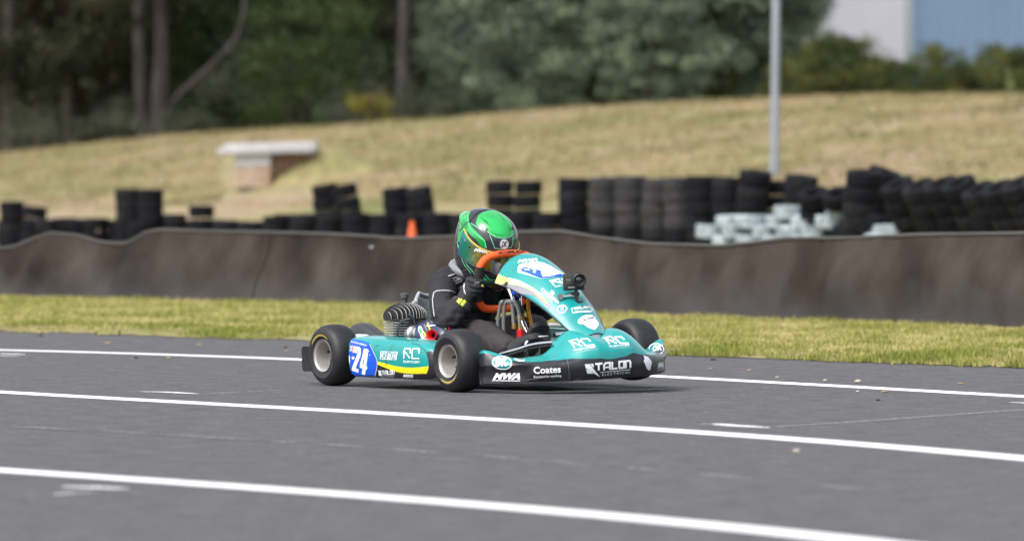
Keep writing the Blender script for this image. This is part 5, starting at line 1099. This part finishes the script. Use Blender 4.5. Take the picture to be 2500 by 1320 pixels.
D.poly(Zh((400, 1090), (470, 1060), (640, 1110), (620, 1180), (580, 1210), (450, 1150)), m_hg, 'green_chin', .0010, 4)
for p in (((330, 1010), (450, 1060), (520, 1100), (430, 1110)), ((500, 1030), (560, 1100), (640, 1100))): D.line(Zh(*p), 1.1, m_hl, 'pinstripe', .0018, 4)
D.poly(ellipse(1100 + 766 / 5.868, 495 + 592 / 5.868, 10.6, 12.4, 28), m_wht, 'round_badge', .0026, 4); D.line(ellipse(1100 + 766 / 5.868, 495 + 592 / 5.868, 9.0, 10.8, 28), .9, m_hb, 'round_badge', .0034, 4, True)
q = Zh((725, 635), (800, 628), (735, 555)); D.text('DK', q[0], q[1], q[2], m_hb, .05, .15, off=.0034, cell=4)
for x, y in ((518, 385), (880, 370)): D.poly(ellipse(1100 + x / 5.868, 495 + y / 5.868, 2.8, 3.6, 12), m_dark, 'vent', .0032, 4)
# visor: a band of its own standing proud of the shell, iridescent
vis = []
for i in range(17):
    v = i / 16; r = []
    for j in range(41):
        t = R(-98 + 196 * j / 40); c, s = math.cos(t), math.sin(t); ed = abs(t) / R(98)
        z = (.040 - .112 * v) * 1.0 - .012 * ed * 0 + (.026 * (ed ** 3)) + (v - .5) * .03 * (1 - ed ** 3)
        xf = np.interp(-z, [-.065, -.03, .005, .04, .075, .105], [.134, .144, .150, .156, .162, .163]); xb = .15; w = np.interp(-z, [-.065, -.03, .005, .04, .075, .105], [.112, .1165, .118, .1175, .1145, .109]); e = 2.25
        R_ = 1 / ((abs(c) ** e + abs(s) ** e) ** (1 / e)); r.append(HC + HR @ V3((c * R_ * ((xf if c > 0 else xb) + .0045), s * R_ * (w + .0045), z)))
    vis.append(r)
def visor_mat():
    m, t, p = nodes('mirror_visor'); L = t.links; tc = N(t, 'ShaderNodeTexCoord'); sx = N(t, 'ShaderNodeSeparateXYZ'); L.new(tc.outputs['Object'], sx.inputs[0])
    lw = N(t, 'ShaderNodeLayerWeight'); lw.inputs[0].default_value = .45; cr = N(t, 'ShaderNodeValToRGB'); e = cr.color_ramp.elements; e[0].position = .05; e[0].color = (.42, .25, .02, 1); e[1].position = .85; e[1].color = (.02, .16, .5, 1)
    q = e.new(.32); q.color = (.05, .35, .22, 1); L.new(lw.outputs['Facing'], cr.inputs[0]); L.new(cr.outputs[0], p.inputs['Base Color']); p.inputs['Metallic'].default_value = .75; p.inputs['Roughness'].default_value = .14; return m
VIS = MB().grid(vis).build('visor', visor_mat(), HEL, True, None); b_ = bmesh.new(); b_.from_mesh(VIS.data); bmesh.ops.recalc_face_normals(b_, faces=b_.faces[:]); b_.to_mesh(VIS.data); b_.free()
sv = VIS.modifiers.new('s', 'SOLIDIFY'); sv.thickness = .003; sv.offset = 0
MB().tube(vis[0], .0035, 8).build('visor_strip', mat('gold_strip', (.42, .34, .05), .4, coat=.3), HEL)
MB().tube(vis[-1], .0035, 8).build('visor_seal', m_hb, HEL)
D2 = Dec(VIS); q = Zh((340, 690), (535, 725), (355, 645)); D2.part = HEL; D2.text('MWA', q[0], q[1], q[2], m_wht, .06, .25, off=.0045, cell=4)
D2.line(Zh((330, 650), (420, 690), (540, 712), (700, 705), (860, 690)), 4.5, mat('sun_strip', (.012, .10, .11), .3, coat=.4), 'sun_strip', .0034, 4)
for p, r_ in (((220, 540), .0085), ((285, 632), .0095)):
    h_ = Dec(HEL).b.ray_cast(CAML, kray(*Zh(p)[0])); MB().lathe([(0, .008), (r_ * .45, .008), (r_ * .5, .006), (r_, .005), (r_ * 1.1, -.004)], Matrix.Translation(h_[0]) @ frame(h_[1]).to_4x4(), 20).build('visor_pivot', m_alu if r_ < .009 else m_dark, HEL)
# rear spoiler of the helmet
rows = []
for j in range(15):
    t = R(110 + 140 * j / 14); c, s = math.cos(t), math.sin(t); q = 1 - abs(j - 7) / 7
    rows.append([HC + HR @ V3((c * .138, s * .104, .092)), HC + HR @ V3((c * (.150 + .026 * q ** .5), s * (.112 + .004), .075)), HC + HR @ V3((c * (.152 + .02 * q ** .5), s * .114, .060)), HC + HR @ V3((c * .150, s * .112, .045))])
MB().grid(rows).build('rear_spoiler', m_hgl, HEL)
# neck brace
nb = []
for j in range(33):
    t = j / 32 * math.tau; nb.append(V3((.408 + .09 * math.cos(t), .098 * math.sin(t), .478 - .030 * math.cos(t))))
MB().tube(nb[:-1], .021, 12, closed=True, smooth=2).build('neck_brace', mat('grey_brace', (.2, .21, .225), .5, var=.1), DRV)
# prints on the suit
D = Dec(DRV); Zs = Zm(1040, 490, 4.4)
D.line(Zs((92, 1240), (78, 1140), (72, 1060), (85, 990), (115, 968), (190, 962), (270, 968), (325, 990), (350, 1020)), 2.2, m_gry, 'piping', .0016, 4)
q = Zs((300, 872), (410, 842), (285, 832)); D.text('OMP', q[0], q[1], q[2], m_gry, .03, off=.0022, cell=4)
for p, w in (((275, 832), (390, 792), 0)[:2], 1.2), (((312, 888), (395, 855)), 1.2), (((235, 812), (375, 762)), 2.4), (((345, 942), (405, 902)), 1.8), (((285, 730), (330, 715)), 3.): D.line(Zs(*p), w, m_gry, 'suit_stripe', .0022, 4)
q = Zh((330, 1170), (405, 1170), (335, 1132)); Dg = Dec(GL); Dg.text('-273', q[0], q[1], q[2], m_gry, .02, .2, off=.0022, cell=4)
Dg.poly(Zh((430, 1170), (455, 1165), (488, 1195), (470, 1208), (440, 1195)), m_lime, 'lime_tab', .002, 4)
for p in (((190, 1090), (205, 1160), (195, 1230), (215, 1310)), ((210, 1100), (190, 1200), (200, 1290))): Dg.line(Zh(*p), 1.8, m_gry, 'glove_stripe', .002, 4)
cf = [o for o in GL.children if o.name.startswith('cuff')][0]; Dc = Dec(cf)
Dc.poly(Zs((328, 1080), (380, 1018), (432, 1085), (385, 1145)), m_lime, 'lime_patch', .002, 3); Dc.line(Zs((355, 1112), (410, 1052)), 1.4, m_glove, 'patch_seam', .003, 3)
D = Dec(SW); q = Zs((770, 572), (1060, 552), (775, 545)); D.text('CRG', q[0], q[1], q[2], m_blk, .05, off=.0012, cell=4)
